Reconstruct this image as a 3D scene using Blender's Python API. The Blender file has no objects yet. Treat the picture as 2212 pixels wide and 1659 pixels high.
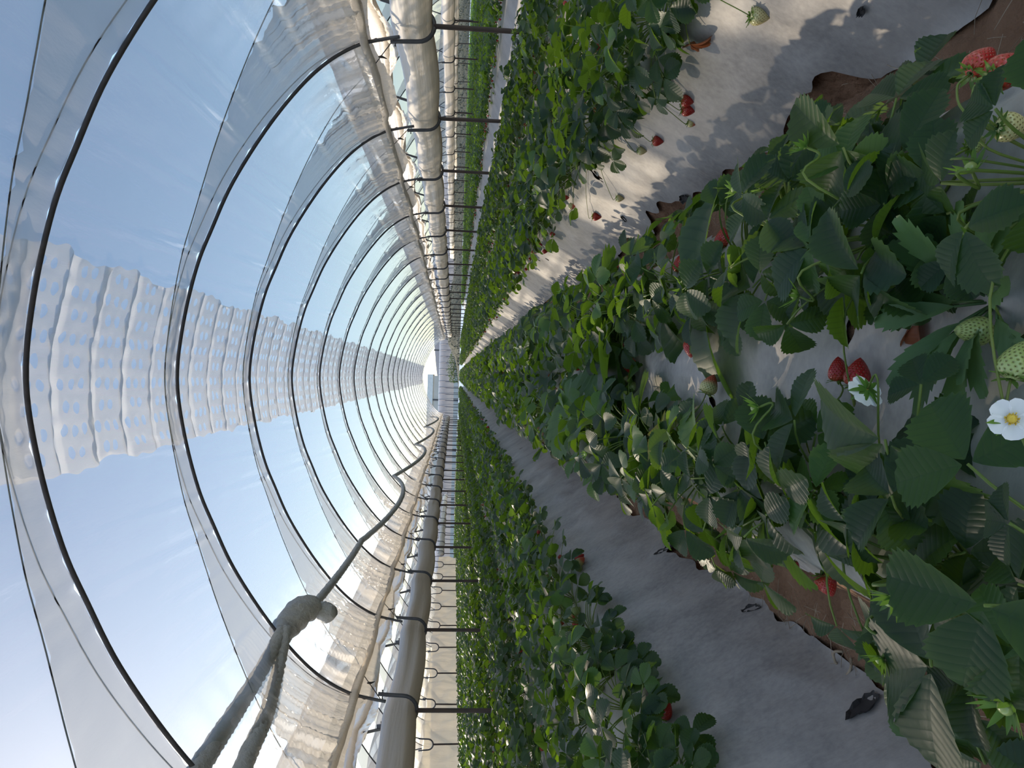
import bpy, math, random
import numpy as np
from mathutils import Vector, Matrix

# ------------------------------------------------------------------ camera, sky, sun, exposure
sc = bpy.context.scene
C = sc.collection
CAM = np.array([0.097, 0.0, 0.93])
FPX, PITCH, YAW, ROLL = 1600.0, 0.0780604, -0.0088699, 0.02986494
_F = np.array([math.sin(YAW)*math.cos(PITCH), math.cos(YAW)*math.cos(PITCH), -math.sin(PITCH)])
_r0 = np.cross(_F, [0, 0, 1]); _r0 /= np.linalg.norm(_r0); _u0 = np.cross(_r0, _F)
_R = math.cos(ROLL)*_r0 + math.sin(ROLL)*_u0          # the world's right, which is the photograph's upward side
_U = -math.sin(ROLL)*_r0 + math.cos(ROLL)*_u0         # the world's up, which is the photograph's left side
cam = bpy.data.cameras.new('camera'); camo = bpy.data.objects.new('camera', cam); C.objects.link(camo)
cam.sensor_width = 36.0; cam.lens = FPX/2212*36.0; cam.clip_start = 0.02; cam.clip_end = 600
camo.matrix_world = Matrix(((-_U[0], _R[0], -_F[0], CAM[0]), (-_U[1], _R[1], -_F[1], CAM[1]), (-_U[2], _R[2], -_F[2], CAM[2]), (0, 0, 0, 1)))
sc.camera = camo

SUN_EL, SUN_AZ = math.radians(25), math.radians(-37)     # azimuth from +Y, negative = to the left
SUN = Vector((math.sin(SUN_AZ)*math.cos(SUN_EL), math.cos(SUN_AZ)*math.cos(SUN_EL), math.sin(SUN_EL)))
w = bpy.data.worlds.new('sky'); sc.world = w; w.use_nodes = True
wn = w.node_tree; wn.nodes.clear()
sky = wn.nodes.new('ShaderNodeTexSky'); sky.sky_type = 'NISHITA'; sky.sun_disc = False
sky.sun_elevation = SUN_EL; sky.sun_rotation = SUN_AZ; sky.air_density = 1.0; sky.dust_density = 0.3; sky.ozone_density = 1.3
bg = wn.nodes.new('ShaderNodeBackground'); bg.inputs['Strength'].default_value = 0.20
wo = wn.nodes.new('ShaderNodeOutputWorld')
wn.links.new(sky.outputs[0], bg.inputs[0]); wn.links.new(bg.outputs[0], wo.inputs[0])
sl = bpy.data.lights.new('sun', 'SUN'); sl.energy = 3.9; sl.angle = math.radians(0.6); sl.color = (1.0, 0.85, 0.65)
so = bpy.data.objects.new('sun', sl); C.objects.link(so); so.rotation_euler = SUN.to_track_quat('Z', 'Y').to_euler(); so.location = SUN*80
sc.view_settings.view_transform = 'Standard'; sc.view_settings.look = 'None'; sc.view_settings.gamma = 1
sc.view_settings.exposure = 0.75; sc.view_settings.use_curve_mapping = False
sc.cycles.transparent_max_bounces = 24; sc.cycles.max_bounces = 7; sc.cycles.diffuse_bounces = 3; sc.cycles.glossy_bounces = 2
sc.cycles.transmission_bounces = 4; sc.cycles.caustics_reflective = False; sc.cycles.caustics_refractive = False

# ------------------------------------------------------------------ helpers
rng = random.Random(11)
NR = np.random.RandomState(5)

def ray(px, py):
    return _F*FPX + _R*(829.5-py) + _U*(1106-px)
def at(px, py, z):            # the place at height z seen at a pixel
    d = ray(px, py); return CAM + d*((z-CAM[2])/d[2])
def at_y(px, py, y):
    d = ray(px, py); return CAM + d*(y/d[1])

def link(name, me, parent=None):
    o = bpy.data.objects.new(name, me); C.objects.link(o)
    if parent is not None: o.parent = parent
    return o
def tag(o, label=None, cat=None, group=None, kind=None):
    if label: o['label'] = label
    if cat: o['category'] = cat
    if group: o['group'] = group
    if kind: o['kind'] = kind
    return o
def empty(name, loc=(0, 0, 0)):
    o = link(name, None); o.location = loc; o.empty_display_size = 0.1
    return o

class MB:
    """collects pieces of ONE mesh"""
    def __init__(s): s.v = []; s.f = []; s.m = []; s.n = 0
    def add(s, v, f, m=0):
        v = np.asarray(v, float).reshape(-1, 3); s.v.append(v)
        for q in f: s.f.append([i+s.n for i in q]); s.m.append(m)
        s.n += len(v); return s
    def mesh(s, name, mats, smooth=True):
        me = bpy.data.meshes.new(name)
        V = np.concatenate(s.v) if s.v else np.zeros((0, 3))
        fill_mesh(me, V, s.f, s.m, smooth)
        for m in mats: me.materials.append(m)
        return me
def fill_mesh(me, V, F, M=None, smooth=True):
    me.vertices.add(len(V)); me.vertices.foreach_set('co', np.ascontiguousarray(V, dtype=np.float32).ravel())
    tot = np.array([len(q) for q in F], dtype=np.int32) if not isinstance(F, np.ndarray) else np.full(len(F), F.shape[1], np.int32)
    idx = F.ravel().astype(np.int32) if isinstance(F, np.ndarray) else np.array([i for q in F for i in q], dtype=np.int32)
    me.loops.add(len(idx)); me.loops.foreach_set('vertex_index', idx)
    me.polygons.add(len(tot))
    st = np.concatenate([[0], np.cumsum(tot)[:-1]]).astype(np.int32) if len(tot) else tot
    me.polygons.foreach_set('loop_start', st); me.polygons.foreach_set('loop_total', tot)
    if M is not None: me.polygons.foreach_set('material_index', np.asarray(M, dtype=np.int32))
    me.polygons.foreach_set('use_smooth', np.full(len(tot), smooth))
    me.update(calc_edges=True); me.validate()
def grid_faces(nr, nc, wrap=False):
    i, j = np.meshgrid(np.arange(nr-1), np.arange(nc if wrap else nc-1), indexing='ij')
    j2 = (j+1) % nc
    return np.stack([i*nc+j, i*nc+j2, (i+1)*nc+j2, (i+1)*nc+j], -1).reshape(-1, 4)
def tube(pts, r, n=8, cap=True):
    P = np.asarray(pts, float); k = len(P)
    r = np.full(k, r, float) if np.isscalar(r) else np.asarray(r, float)
    T = np.gradient(P, axis=0); T /= np.linalg.norm(T, axis=1)[:, None]+1e-12
    a = np.array([0, 0, 1.0]) if abs(T[0][2]) < .9 else np.array([1.0, 0, 0])
    V = []; nx = np.cross(T[0], a); nx /= np.linalg.norm(nx)
    ang = np.arange(n)*2*math.pi/n
    for i in range(k):
        nx = nx - T[i]*np.dot(nx, T[i]); nx /= np.linalg.norm(nx)+1e-12
        b = np.cross(T[i], nx)
        V.append(P[i]+r[i]*(np.cos(ang)[:, None]*nx+np.sin(ang)[:, None]*b))
    F = [list(q) for q in grid_faces(k, n, True)]
    if cap: F += [list(range(n))[::-1], list(range((k-1)*n, k*n))]
    return np.concatenate(V), F
def smooth_path(pts, n):                        # Catmull-Rom
    P = np.asarray(pts, float); P = np.vstack([2*P[0]-P[1], P, 2*P[-1]-P[-2]]); out = []
    for i in range(1, len(P)-2):
        for t in np.linspace(0, 1, n, endpoint=False):
            a, b, c, d = P[i-1], P[i], P[i+1], P[i+2]
            out.append(.5*((2*b)+(c-a)*t+(2*a-5*b+4*c-d)*t*t+(3*b-a-3*c+d)*t**3))
    out.append(P[-2]); return np.array(out)
_fb = [(NR.uniform(0.6, 1.6), NR.uniform(0, 6.28), NR.uniform(0, 6.28)) for _ in range(40)]
def nz(x, y, f=1.0, k=5, seed=0):               # smooth pseudo-noise, about -1..1
    o = 0; a = 1.0; tot = 0
    for i in range(k):
        s, p, q = _fb[(seed*7+i) % 40]; th = q*1.7+i*2.1
        u = x*math.cos(th)+y*math.sin(th); v = -x*math.sin(th)+y*math.cos(th)
        o = o + a*np.sin(u*f*s+p+1.3*np.sin(v*f*s*.7+q)); tot += a; f *= 1.75; a *= .62
    return o/tot*1.5

# ------------------------------------------------------------------ materials
def mat(name): 
    m = bpy.data.materials.new(name); m.use_nodes = True; m.node_tree.nodes.clear(); return m, m.node_tree
def N(t, kind, **kw):
    n = t.nodes.new(kind)
    for k, v in kw.items():
        if k in n.inputs: n.inputs[k].default_value = v
        else: setattr(n, k, v)
    return n
def L(t, a, b): t.links.new(a, b)
def ramp(t, fac, stops):
    r = t.nodes.new('ShaderNodeValToRGB'); e = r.color_ramp.elements
    while len(e) < len(stops): e.new(0.5)
    for i, (p, c) in enumerate(stops): e[i].position = p; e[i].color = (*c, 1)
    L(t, fac, r.inputs[0]); return r.outputs[0]
def noise(t, scale, detail=4, co=None, rough=.55):
    n = N(t, 'ShaderNodeTexNoise'); n.inputs['Scale'].default_value = scale; n.inputs['Detail'].default_value = detail
    n.inputs['Roughness'].default_value = rough
    if co is not None: L(t, co, n.inputs['Vector'])
    return n.outputs[0]
def bump(t, h, strength, dist):
    b = N(t, 'ShaderNodeBump'); b.inputs['Strength'].default_value = strength; b.inputs['Distance'].default_value = dist
    L(t, h, b.inputs['Height']); return b.outputs[0]
def out(t, s): o = N(t, 'ShaderNodeOutputMaterial'); L(t, s, o.inputs[0])
def mix(t, f, a, b):
    m = N(t, 'ShaderNodeMixShader')
    if isinstance(f, float): m.inputs[0].default_value = f
    else: L(t, f, m.inputs[0])
    L(t, a, m.inputs[1]); L(t, b, m.inputs[2]); return m.outputs[0]
def pbr(name, stops, scale=8, rough=.6, bs=0., bd=.005, bscale=None, metal=0., spec=.5):
    m, t = mat(name); co = N(t, 'ShaderNodeTexCoord').outputs['Object']
    p = N(t, 'ShaderNodeBsdfPrincipled'); p.inputs['Roughness'].default_value = rough; p.inputs['Metallic'].default_value = metal
    p.inputs['Specular IOR Level'].default_value = spec
    L(t, ramp(t, noise(t, scale, 5, co), stops), p.inputs['Base Color'])
    if bs: L(t, bump(t, noise(t, bscale or scale*4, 6, co), bs, bd), p.inputs['Normal'])
    out(t, p.outputs[0]); return m
def math_(t, op, a, b=None, c=None):
    n = N(t, 'ShaderNodeMath', operation=op)
    for i, x in enumerate((a, b, c)):
        if x is None: continue
        if isinstance(x, (int, float)): n.inputs[i].default_value = x
        else: L(t, x, n.inputs[i])
    return n.outputs[0]

def film(name, clear, trans, col, tcol, rough=.22, gl=.10, bstr=.15, bscale=(6, 1.2, 6), fwd=.0):
    """thin polythene: part of the light goes straight through, part is scattered, a little is mirrored"""
    m, t = mat(name); co = N(t, 'ShaderNodeTexCoord').outputs['Object']
    mp = N(t, 'ShaderNodeMapping'); mp.inputs['Scale'].default_value = bscale; L(t, co, mp.inputs[0])
    nrm = bump(t, noise(t, 1.5, 5, mp.outputs[0]), bstr, .05)
    tr = N(t, 'ShaderNodeBsdfTransparent'); tr.inputs[0].default_value = (*tcol, 1)
    tl = N(t, 'ShaderNodeBsdfTranslucent'); tl.inputs[0].default_value = (*col, 1); L(t, nrm, tl.inputs['Normal'])
    df = N(t, 'ShaderNodeBsdfDiffuse'); df.inputs[0].default_value = (*col, 1); L(t, nrm, df.inputs['Normal'])
    g = N(t, 'ShaderNodeBsdfGlossy'); g.inputs['Roughness'].default_value = rough; L(t, nrm, g.inputs['Normal'])
    g.inputs[0].default_value = (.9, .9, .9, 1)
    ga = N(t, 'ShaderNodeAttribute', attribute_name='gather')          # the film is bunched in many layers towards its hem
    gc = N(t, 'ShaderNodeMixRGB'); L(t, ga.outputs['Fac'], gc.inputs[0]); gc.inputs[1].default_value = (*col, 1); gc.inputs[2].default_value = (.93, .86, .76, 1)
    L(t, gc.outputs[0], tl.inputs[0]); L(t, gc.outputs[0], df.inputs[0])
    s = mix(t, math_(t, 'MULTIPLY', trans, math_(t, 'SUBTRACT', 1.0, math_(t, 'MULTIPLY', ga.outputs['Fac'], .45))), df.outputs[0], tl.outputs[0])
    rf = N(t, 'ShaderNodeBsdfRefraction'); rf.inputs['Roughness'].default_value = .5; rf.inputs['IOR'].default_value = 1.22; rf.inputs[0].default_value = (.95, .96, .97, 1); L(t, nrm, rf.inputs['Normal'])
    s = mix(t, math_(t, 'MULTIPLY', fwd, math_(t, 'SUBTRACT', 1.0, ga.outputs['Fac'])), s, rf.outputs[0])
    cf = math_(t, 'MULTIPLY', clear, math_(t, 'SUBTRACT', 1.0, math_(t, 'MULTIPLY', ga.outputs['Fac'], .96)))
    s = mix(t, cf, s, tr.outputs[0])
    fr = N(t, 'ShaderNodeFresnel'); fr.inputs[0].default_value = 1.4; L(t, nrm, fr.inputs['Normal'])
    s = mix(t, math_(t, 'MULTIPLY', math_(t, 'MULTIPLY', fr.outputs[0], gl*6), math_(t, 'SUBTRACT', 1.0, math_(t, 'MULTIPLY', ga.outputs['Fac'], .85))), s, g.outputs[0])
    out(t, s); return m
M = {}
M['film'] = film('clear_film', .77, .70, (.86, .84, .80), (.97, .97, .98), fwd=.16, gl=.10)
M['film2'] = film('greyer_film', .20, .50, (.66, .63, .59), (.93, .94, .96), fwd=.10, gl=.06)  # greyer and less clear, from each cord to the next hoop
M['film3'] = film('gathered_film', .04, .34, (.92, .85, .75), (.95, .93, .9), bstr=.3, bscale=(3, 14, 3), gl=.05)
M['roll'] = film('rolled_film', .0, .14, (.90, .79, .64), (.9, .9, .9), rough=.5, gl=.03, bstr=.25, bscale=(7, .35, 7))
M['roll_backlit'] = film('backlit_rolled_film', .0, .2, (.60, .495, .375), (.9, .9, .9), rough=.5, gl=.03, bstr=.25, bscale=(7, .35, 7))  # same film as the right roll; its backlit shade is put into the colour
M['rope'] = film('rope_film', .0, .22, (.62, .63, .61), (1, 1, 1), rough=.4, gl=.05, bstr=.5, bscale=(20, 20, 20))
M['tarp'] = film('tarp_film', .03, .5, (.92, .81, .66), (.95, .93, .9), rough=.4, gl=.05, bstr=.6, bscale=(1, 3, .7))
def strip_mat():
    m, t = mat('perforated_film'); uv = N(t, 'ShaderNodeUVMap', uv_map='UVMap').outputs[0]
    co = N(t, 'ShaderNodeTexCoord').outputs['Object']
    nw = N(t, 'ShaderNodeTexNoise'); nw.inputs['Scale'].default_value = 9; L(t, co, nw.inputs['Vector'])
    nv = N(t, 'ShaderNodeVectorMath', operation='MULTIPLY_ADD'); L(t, nw.outputs['Color'], nv.inputs[0]); nv.inputs[1].default_value = (.05, .05, 0); L(t, uv, nv.inputs[2])
    sp = N(t, 'ShaderNodeSeparateXYZ'); L(t, nv.outputs[0], sp.inputs[0]); u, v = sp.outputs[0], sp.outputs[1]
    uu = math_(t, 'DIVIDE', u, .135); row = math_(t, 'FLOOR', uu)
    du = math_(t, 'MULTIPLY', math_(t, 'SUBTRACT', math_(t, 'SUBTRACT', uu, row), .5), .135)
    par = math_(t, 'ABSOLUTE', math_(t, 'MODULO', row, 2.0))
    vv = math_(t, 'SUBTRACT', math_(t, 'FLOORED_MODULO', v, .45), .225)
    v2 = math_(t, 'ADD', vv, math_(t, 'MULTIPLY', par, .06))
    k = math_(t, 'ROUND', math_(t, 'DIVIDE', v2, .12))
    dv = math_(t, 'SUBTRACT', v2, math_(t, 'MULTIPLY', k, .12))
    lim = math_(t, 'LESS_THAN', math_(t, 'ABSOLUTE', vv), math_(t, 'SUBTRACT', .18, math_(t, 'MULTIPLY', par, .06)))
    d = math_(t, 'SQRT', math_(t, 'ADD', math_(t, 'POWER', math_(t, 'MULTIPLY', du, 1.0), 2), math_(t, 'POWER', math_(t, 'MULTIPLY', dv, 1.0), 2)))
    hole = math_(t, 'MULTIPLY', math_(t, 'LESS_THAN', d, .036), lim)
    tr = N(t, 'ShaderNodeBsdfTransparent'); hl = N(t, 'ShaderNodeBsdfTransparent'); tr.inputs[0].default_value = (.93, .95, .97, 1)
    tl = N(t, 'ShaderNodeBsdfTranslucent'); tl.inputs[0].default_value = (.97, .96, .95, 1)
    df = N(t, 'ShaderNodeBsdfDiffuse'); df.inputs[0].default_value = (.97, .96, .95, 1)
    s = mix(t, .93, df.outputs[0], tl.outputs[0]); s = mix(t, .20, s, tr.outputs[0])
    out(t, mix(t, hole, s, hl.outputs[0])); return m
M['strip'] = strip_mat()
M['steel'] = pbr('dark_steel', [(.3, (.06, .062, .07)), (.7, (.10, .10, .11))], 12, .5, spec=.4)
M['rust'] = pbr('rusty_steel', [(.35, (.03, .023, .022)), (.62, (.055, .032, .026)), (.8, (.035, .027, .025))], 9, .7)
M['cord'] = pbr('dark_cord', [(.3, (.03, .03, .035)), (.7, (.06, .055, .05))], 30, .8)
M['soil'] = pbr('brown_soil', [(.25, (.14, .078, .045)), (.5, (.25, .145, .085)), (.8, (.34, .21, .13))], 7, .95, .9, .02, 60, spec=.15)
M['soilbed'] = pbr('bed_soil', [(.25, (.13, .072, .042)), (.55, (.23, .132, .078)), (.8, (.30, .185, .115))], 11, .95, 1., .02, 45, spec=.15)
def mulch_mat(name, a, b, c, tear=.0):
    m, t = mat(name); co = N(t, 'ShaderNodeTexCoord').outputs['Object']
    mp = N(t, 'ShaderNodeMapping'); mp.inputs['Scale'].default_value = (1.2, 2.6, 1.2); L(t, co, mp.inputs[0])
    n1 = noise(t, 3.0, 6, co, .65); n2 = noise(t, 4, 6, mp.outputs[0], .55); n3 = noise(t, 60, 3, co)
    p = N(t, 'ShaderNodeBsdfPrincipled'); p.inputs['Roughness'].default_value = .55; p.inputs['Specular IOR Level'].default_value = .22
    mx = N(t, 'ShaderNodeMath', operation='MULTIPLY_ADD'); L(t, n3, mx.inputs[0]); mx.inputs[1].default_value = .35; L(t, n1, mx.inputs[2])
    L(t, ramp(t, mx.outputs[0], [(.42, a), (.66, b), (.88, c)]), p.inputs['Base Color'])
    hb = math_(t, 'ADD', n2, math_(t, 'MULTIPLY', n3, .05))
    L(t, bump(t, hb, .22, .03), p.inputs['Normal'])
    s = p.outputs[0]
    if tear:
        tr = N(t, 'ShaderNodeBsdfTransparent'); v = noise(t, 5.2, 3, co, .5)
        s = mix(t, math_(t, 'GREATER_THAN', v, tear), s, tr.outputs[0])
    out(t, s); return m
M['mulch'] = mulch_mat('grey_mulch_film', (.20, .19, .178), (.345, .322, .29), (.44, .41, .365), .735)
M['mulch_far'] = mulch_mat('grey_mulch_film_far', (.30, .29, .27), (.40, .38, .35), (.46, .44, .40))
M['white'] = pbr('white_sheet', [(.3, (.62, .66, .68)), (.7, (.75, .78, .78))], 3, .5)

def leaf_mat(name, a, b, c, tcol, tw=.40, rough=.40, gloss=.27):
    m, t = mat(name); co = N(t, 'ShaderNodeTexCoord').outputs['Object']; oi = N(t, 'ShaderNodeObjectInfo').outputs['Random']
    uv = N(t, 'ShaderNodeUVMap', uv_map='UVMap').outputs[0]; sp = N(t, 'ShaderNodeSeparateXYZ'); L(t, uv, sp.inputs[0])
    ca = math_(t, 'ABSOLUTE', sp.outputs[0])
    side = math_(t, 'MULTIPLY', math_(t, 'ABSOLUTE', math_(t, 'SUBTRACT', math_(t, 'FRACT', math_(t, 'ADD', sp.outputs[1], .5)), .5)), 2.0)   # 0 between veins, 1 on a vein
    mid = math_(t, 'SUBTRACT', 1.0, math_(t, 'SMOOTH_MIN', math_(t, 'MULTIPLY', ca, 9.0), 1.0, .3))
    vein = math_(t, 'MAXIMUM', math_(t, 'POWER', side, 7.0), mid)
    has = math_(t, 'GREATER_THAN', sp.outputs[1], .001)
    vein = math_(t, 'MULTIPLY', vein, has)
    n1 = noise(t, 9, 3, co); f = math_(t, 'ADD', math_(t, 'MULTIPLY', n1, .75), math_(t, 'MULTIPLY', oi, .30))
    f = math_(t, 'ADD', f, math_(t, 'MULTIPLY', vein, .06))
    f = math_(t, 'ADD', f, math_(t, 'MULTIPLY', math_(t, 'POWER', ca, 14.0), .25))
    p = N(t, 'ShaderNodeBsdfPrincipled'); p.inputs['Roughness'].default_value = rough; p.inputs['Specular IOR Level'].default_value = gloss
    p.inputs['Sheen Weight'].default_value = .06; p.inputs['Sheen Roughness'].default_value = .4
    L(t, ramp(t, f, [(.3, a), (.55, b), (.85, c)]), p.inputs['Base Color'])
    h = math_(t, 'ADD', math_(t, 'MULTIPLY', math_(t, 'POWER', side, 2.0), math_(t, 'MULTIPLY', has, -1.0)), math_(t, 'MULTIPLY', mid, -.8))
    h = math_(t, 'ADD', h, math_(t, 'MULTIPLY', noise(t, 190, 3, co), .5))
    nb = bump(t, h, .24, .0012); L(t, nb, p.inputs['Normal'])
    tl = N(t, 'ShaderNodeBsdfTranslucent')
    mc = N(t, 'ShaderNodeMixRGB'); L(t, math_(t, 'MULTIPLY', vein, .5), mc.inputs[0]); mc.inputs[1].default_value = (*tcol, 1); mc.inputs[2].default_value = (tcol[0]*.45, tcol[1]*.45, tcol[2]*.45, 1); L(t, mc.outputs[0], tl.inputs[0])
    out(t, mix(t, tw, p.outputs[0], tl.outputs[0])); return m
M['leaf'] = leaf_mat('strawberry_leaf', (.008, .026, .012), (.015, .043, .017), (.036, .076, .022), (.16, .29, .012))
M['leaf_light'] = leaf_mat('young_strawberry_leaf', (.028, .075, .02), (.05, .115, .026), (.09, .16, .035), (.24, .40, .035))
M['leaf_yellow'] = leaf_mat('yellowing_leaf', (.16, .19, .03), (.30, .25, .04), (.42, .20, .04), (.5, .42, .05))
M['leaf_dry'] = leaf_mat('dry_leaf', (.12, .04, .02), (.22, .07, .03), (.30, .12, .05), (.5, .16, .06), .3)
M['weed'] = leaf_mat('weed_leaf', (.06, .12, .05), (.09, .17, .06), (.13, .22, .08), (.25, .42, .1), .35)
M['stem'] = leaf_mat('green_stem', (.09, .14, .03), (.14, .20, .04), (.20, .22, .06), (.4, .5, .1), .25)
M['sepal'] = leaf_mat('sepal', (.05, .12, .025), (.08, .17, .03), (.12, .22, .04), (.3, .5, .06), .35)
M['petal'] = leaf_mat('white_petal', (.75, .76, .78), (.82, .82, .82), (.86, .86, .84), (.85, .85, .82), .3)
M['pollen'] = pbr('yellow_pollen', [(.3, (.55, .36, .03)), (.7, (.75, .55, .08))], 200, .8, .8, .002, 400)
def berry_mat(name, body, shoulder, seed, k=.5):
    m, t = mat(name); uv = N(t, 'ShaderNodeUVMap', uv_map='UVMap').outputs[0]; co = N(t, 'ShaderNodeTexCoord').outputs['Object']
    sp = N(t, 'ShaderNodeSeparateXYZ'); L(t, uv, sp.inputs[0])
    v = math_(t, 'MULTIPLY', sp.outputs[1], 11.0); r = math_(t, 'FLOOR', v)
    fv = math_(t, 'SUBTRACT', math_(t, 'SUBTRACT', v, r), .5)
    u = math_(t, 'ADD', math_(t, 'MULTIPLY', sp.outputs[0], 17.0), math_(t, 'MULTIPLY', math_(t, 'MODULO', r, 2.0), .5))
    fu = math_(t, 'SUBTRACT', math_(t, 'SUBTRACT', u, math_(t, 'FLOOR', u)), .5)
    d = math_(t, 'SQRT', math_(t, 'ADD', math_(t, 'POWER', math_(t, 'MULTIPLY', fu, 1.5), 2), math_(t, 'POWER', fv, 2)))
    sd = math_(t, 'LESS_THAN', d, .19)
    p = N(t, 'ShaderNodeBsdfPrincipled'); p.inputs['Roughness'].default_value = .28; p.inputs['Subsurface Weight'].default_value = .0
    base = ramp(t, math_(t, 'ADD', sp.outputs[1], math_(t, 'MULTIPLY', noise(t, 40, 2, co), .25)), [(.0, body), (k+.25, body), (k+.5, shoulder)])
    mc = N(t, 'ShaderNodeMixRGB'); L(t, sd, mc.inputs[0]); L(t, base, mc.inputs[1]); mc.inputs[2].default_value = (*seed, 1)
    L(t, mc.outputs[0], p.inputs['Base Color'])
    L(t, bump(t, math_(t, 'MINIMUM', d, .42), .9, .0035), p.inputs['Normal'])
    out(t, p.outputs[0]); return m
M['red'] = berry_mat('ripe_berry', (.36, .016, .013), (.42, .05, .025), (.34, .10, .02), .55)
M['half'] = berry_mat('half_ripe_berry', (.56, .10, .05), (.48, .44, .18), (.35, .16, .03), .2)
M['green'] = berry_mat('green_berry', (.28, .34, .10), (.34, .40, .15), (.14, .13, .03), .5)
M['pale'] = berry_mat('pale_berry', (.62, .52, .24), (.48, .46, .2), (.28, .18, .04), .5)
M['grass'] = pbr('bank_grass', [(.25, (.05, .055, .03)), (.5, (.10, .095, .06)), (.75, (.16, .15, .075))], 1.6, .95, 1., .15, 9)
M['shrub'] = leaf_mat('shrub_leaf', (.02, .05, .02), (.04, .08, .025), (.08, .12, .03), (.15, .25, .04), .3)
M['hill'] = pbr('distant_hill', [(.3, (.055, .075, .11)), (.7, (.075, .095, .13))], .05, 1.)
M['conc'] = pbr('pale_building', [(.3, (.5, .49, .46)), (.7, (.6, .58, .55))], .6, .9)
M['straw'] = pbr('dry_straw', [(.3, (.30, .23, .15)), (.7, (.45, .36, .25))], 40, .9)
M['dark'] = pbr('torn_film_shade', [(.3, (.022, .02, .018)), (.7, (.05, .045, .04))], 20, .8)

BED_H, PITCHX, BC = .36, 1.2, .12
YEND = 56.5

# ------------------------------------------------------------------ the ground, the berm and the far end
def uneven(a, b, fine0, fine1, step, coarse):
    x = list(np.arange(fine0, fine1+1e-6, step)); c = coarse
    lo = []; p = fine0
    while p > a: p -= c; lo.append(max(p, a)); c *= 1.35
    c = coarse; hi = []; p = fine1
    while p < b: p += c; hi.append(min(p, b)); c *= 1.35
    return np.array(lo[::-1]+x+hi)
def grid_obj(name, X, Y, zf, material, parent=None):
    gx, gy = np.meshgrid(X, Y, indexing='ij'); z = zf(gx, gy)
    me = bpy.data.meshes.new(name); fill_mesh(me, np.stack([gx, gy, z], -1).reshape(-1, 3), grid_faces(len(X), len(Y))[:, ::-1])
    me.materials.append(material); return link(name, me, parent)
def floor_z(x, y):
    near = np.exp(-(y/9)**2)*np.exp(-(x/3)**2)
    return near*(.012*nz(x, y, 9, 5)+.010*nz(x, y, 34, 4, 2)) - .002
fl = grid_obj('floor', uneven(-120, 140, -.9, 1.4, .022, .3), uneven(-12, 300, .3, 5.5, .035, .3), floor_z, M['soil'])
tag(fl, 'bare brown soil of the furrows and field', 'ground', kind='structure')

# beds: each a soil mound with a sheet of grey mulch film over it
def bed_section(t, wide=.52, top=.30, h=BED_H):       # t in -1..1 across the bed
    a = np.abs(t); s = np.sign(t)
    x = np.where(a < .45, a/.45*top*.88, np.where(a < .6, top*.88+(a-.45)/.15*top*.16, top*1.04+(a-.6)/.4*(wide-top*1.04)))
    z = np.where(a < .45, h, np.where(a < .6, h-(a-.45)/.15*.035, (h-.035)*(1-(a-.6)/.4)))
    z = z + .012*np.exp(-(t/.3)**2)
    return s*x, z
def make_bed(xc, y0, y1, fine, label, group=None, wide=.52, top=.30, h=BED_H, edge=(1., 1.), far=False, lump=.0):
    root = empty('raised_bed', (xc, y0, 0)); tag(root, label, 'raised bed', group)
    n1 = int((min(y1, 6.5)-y0)/.022) if fine else 0
    Y = np.concatenate([np.linspace(y0, 6.5, n1, endpoint=False), np.linspace(6.5, y1, 70)]) if fine else np.linspace(y0, y1, 40)
    nt = 61 if fine else 15
    if not far:
        t = np.linspace(-1, 1, nt); gt, gy = np.meshgrid(t, Y)
        x, z = bed_section(gt, wide, top, h)
        z2 = z-.010+.009*nz(gt*1.5, gy, 7, 5, 3)*(fine)-.002
        V = np.stack([x, gy-y0, z2], -1).reshape(-1, 3)
        me = bpy.data.meshes.new('soil_mound'); fill_mesh(me, V, grid_faces(len(Y), nt)); me.materials.append(M['soilbed']); link('soil_mound', me, root)
    # the film: its lower edges are torn and uneven
    el = edge[0]+(.06*nz(Y*0+3, Y, 3.0, 4, 1)+.035*nz(Y*0, Y, 11, 3, 4) if fine else 0*Y)
    er = edge[1]+(.06*nz(Y*0+9, Y, 3.0, 4, 2)+.035*nz(Y*0, Y, 10, 3, 5) if fine else 0*Y)
    u = np.linspace(0, 1, nt)[None, :]
    gt = np.clip(-el[:, None]*(1-u)+er[:, None]*u, -1.02, 1.02); gy = np.repeat(Y[:, None], nt, 1)
    x, z = bed_section(gt, wide+.012, top, h)
    wr = (.005*nz(gt*1.2, gy, 9, 4, 6)+.003*nz(gt*4, gy*2.2, 9, 3, 1)) if fine else 0*gt
    z = z+.006+wr+lump*nz(gt, gy, 1.2, 2, 3); x = x+np.sign(gt)*np.abs(wr)*.9*(np.abs(gt) > .5)
    me = bpy.data.meshes.new('mulch_sheet'); fill_mesh(me, np.stack([x, gy-y0, np.maximum(z, .004)], -1).reshape(-1, 3), grid_faces(len(Y), nt))
    me.materials.append(M['mulch_far' if far else 'mulch']); link('mulch_sheet', me, root)
    return root
BEDS = [BC+PITCHX*k for k in (-2, -1, 0, 1, 2)]
make_bed(BEDS[2], .15, YEND, True, 'raised bed straight below the camera with torn mulch and bare soil sides', edge=(.66, .70))
make_bed(BEDS[1], .15, YEND, True, 'raised bed left of the middle one, its broad grey mulch side in shade', edge=(.9, .97))
make_bed(BEDS[3], .15, YEND, True, 'raised bed right of the middle one, its pale mulch side in sunlight', edge=(.97, .9))
make_bed(BEDS[0], .15, YEND, False, 'second raised bed to the left, beside the left fork posts')
make_bed(BEDS[4], .15, YEND, False, 'second raised bed to the right, beside the right fork posts')
RX = [5.65+1.2*k for k in range(15)]; LX = [-3.55-1.2*k for k in range(5)]+[-10.2-1.2*k for k in range(11)]
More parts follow.
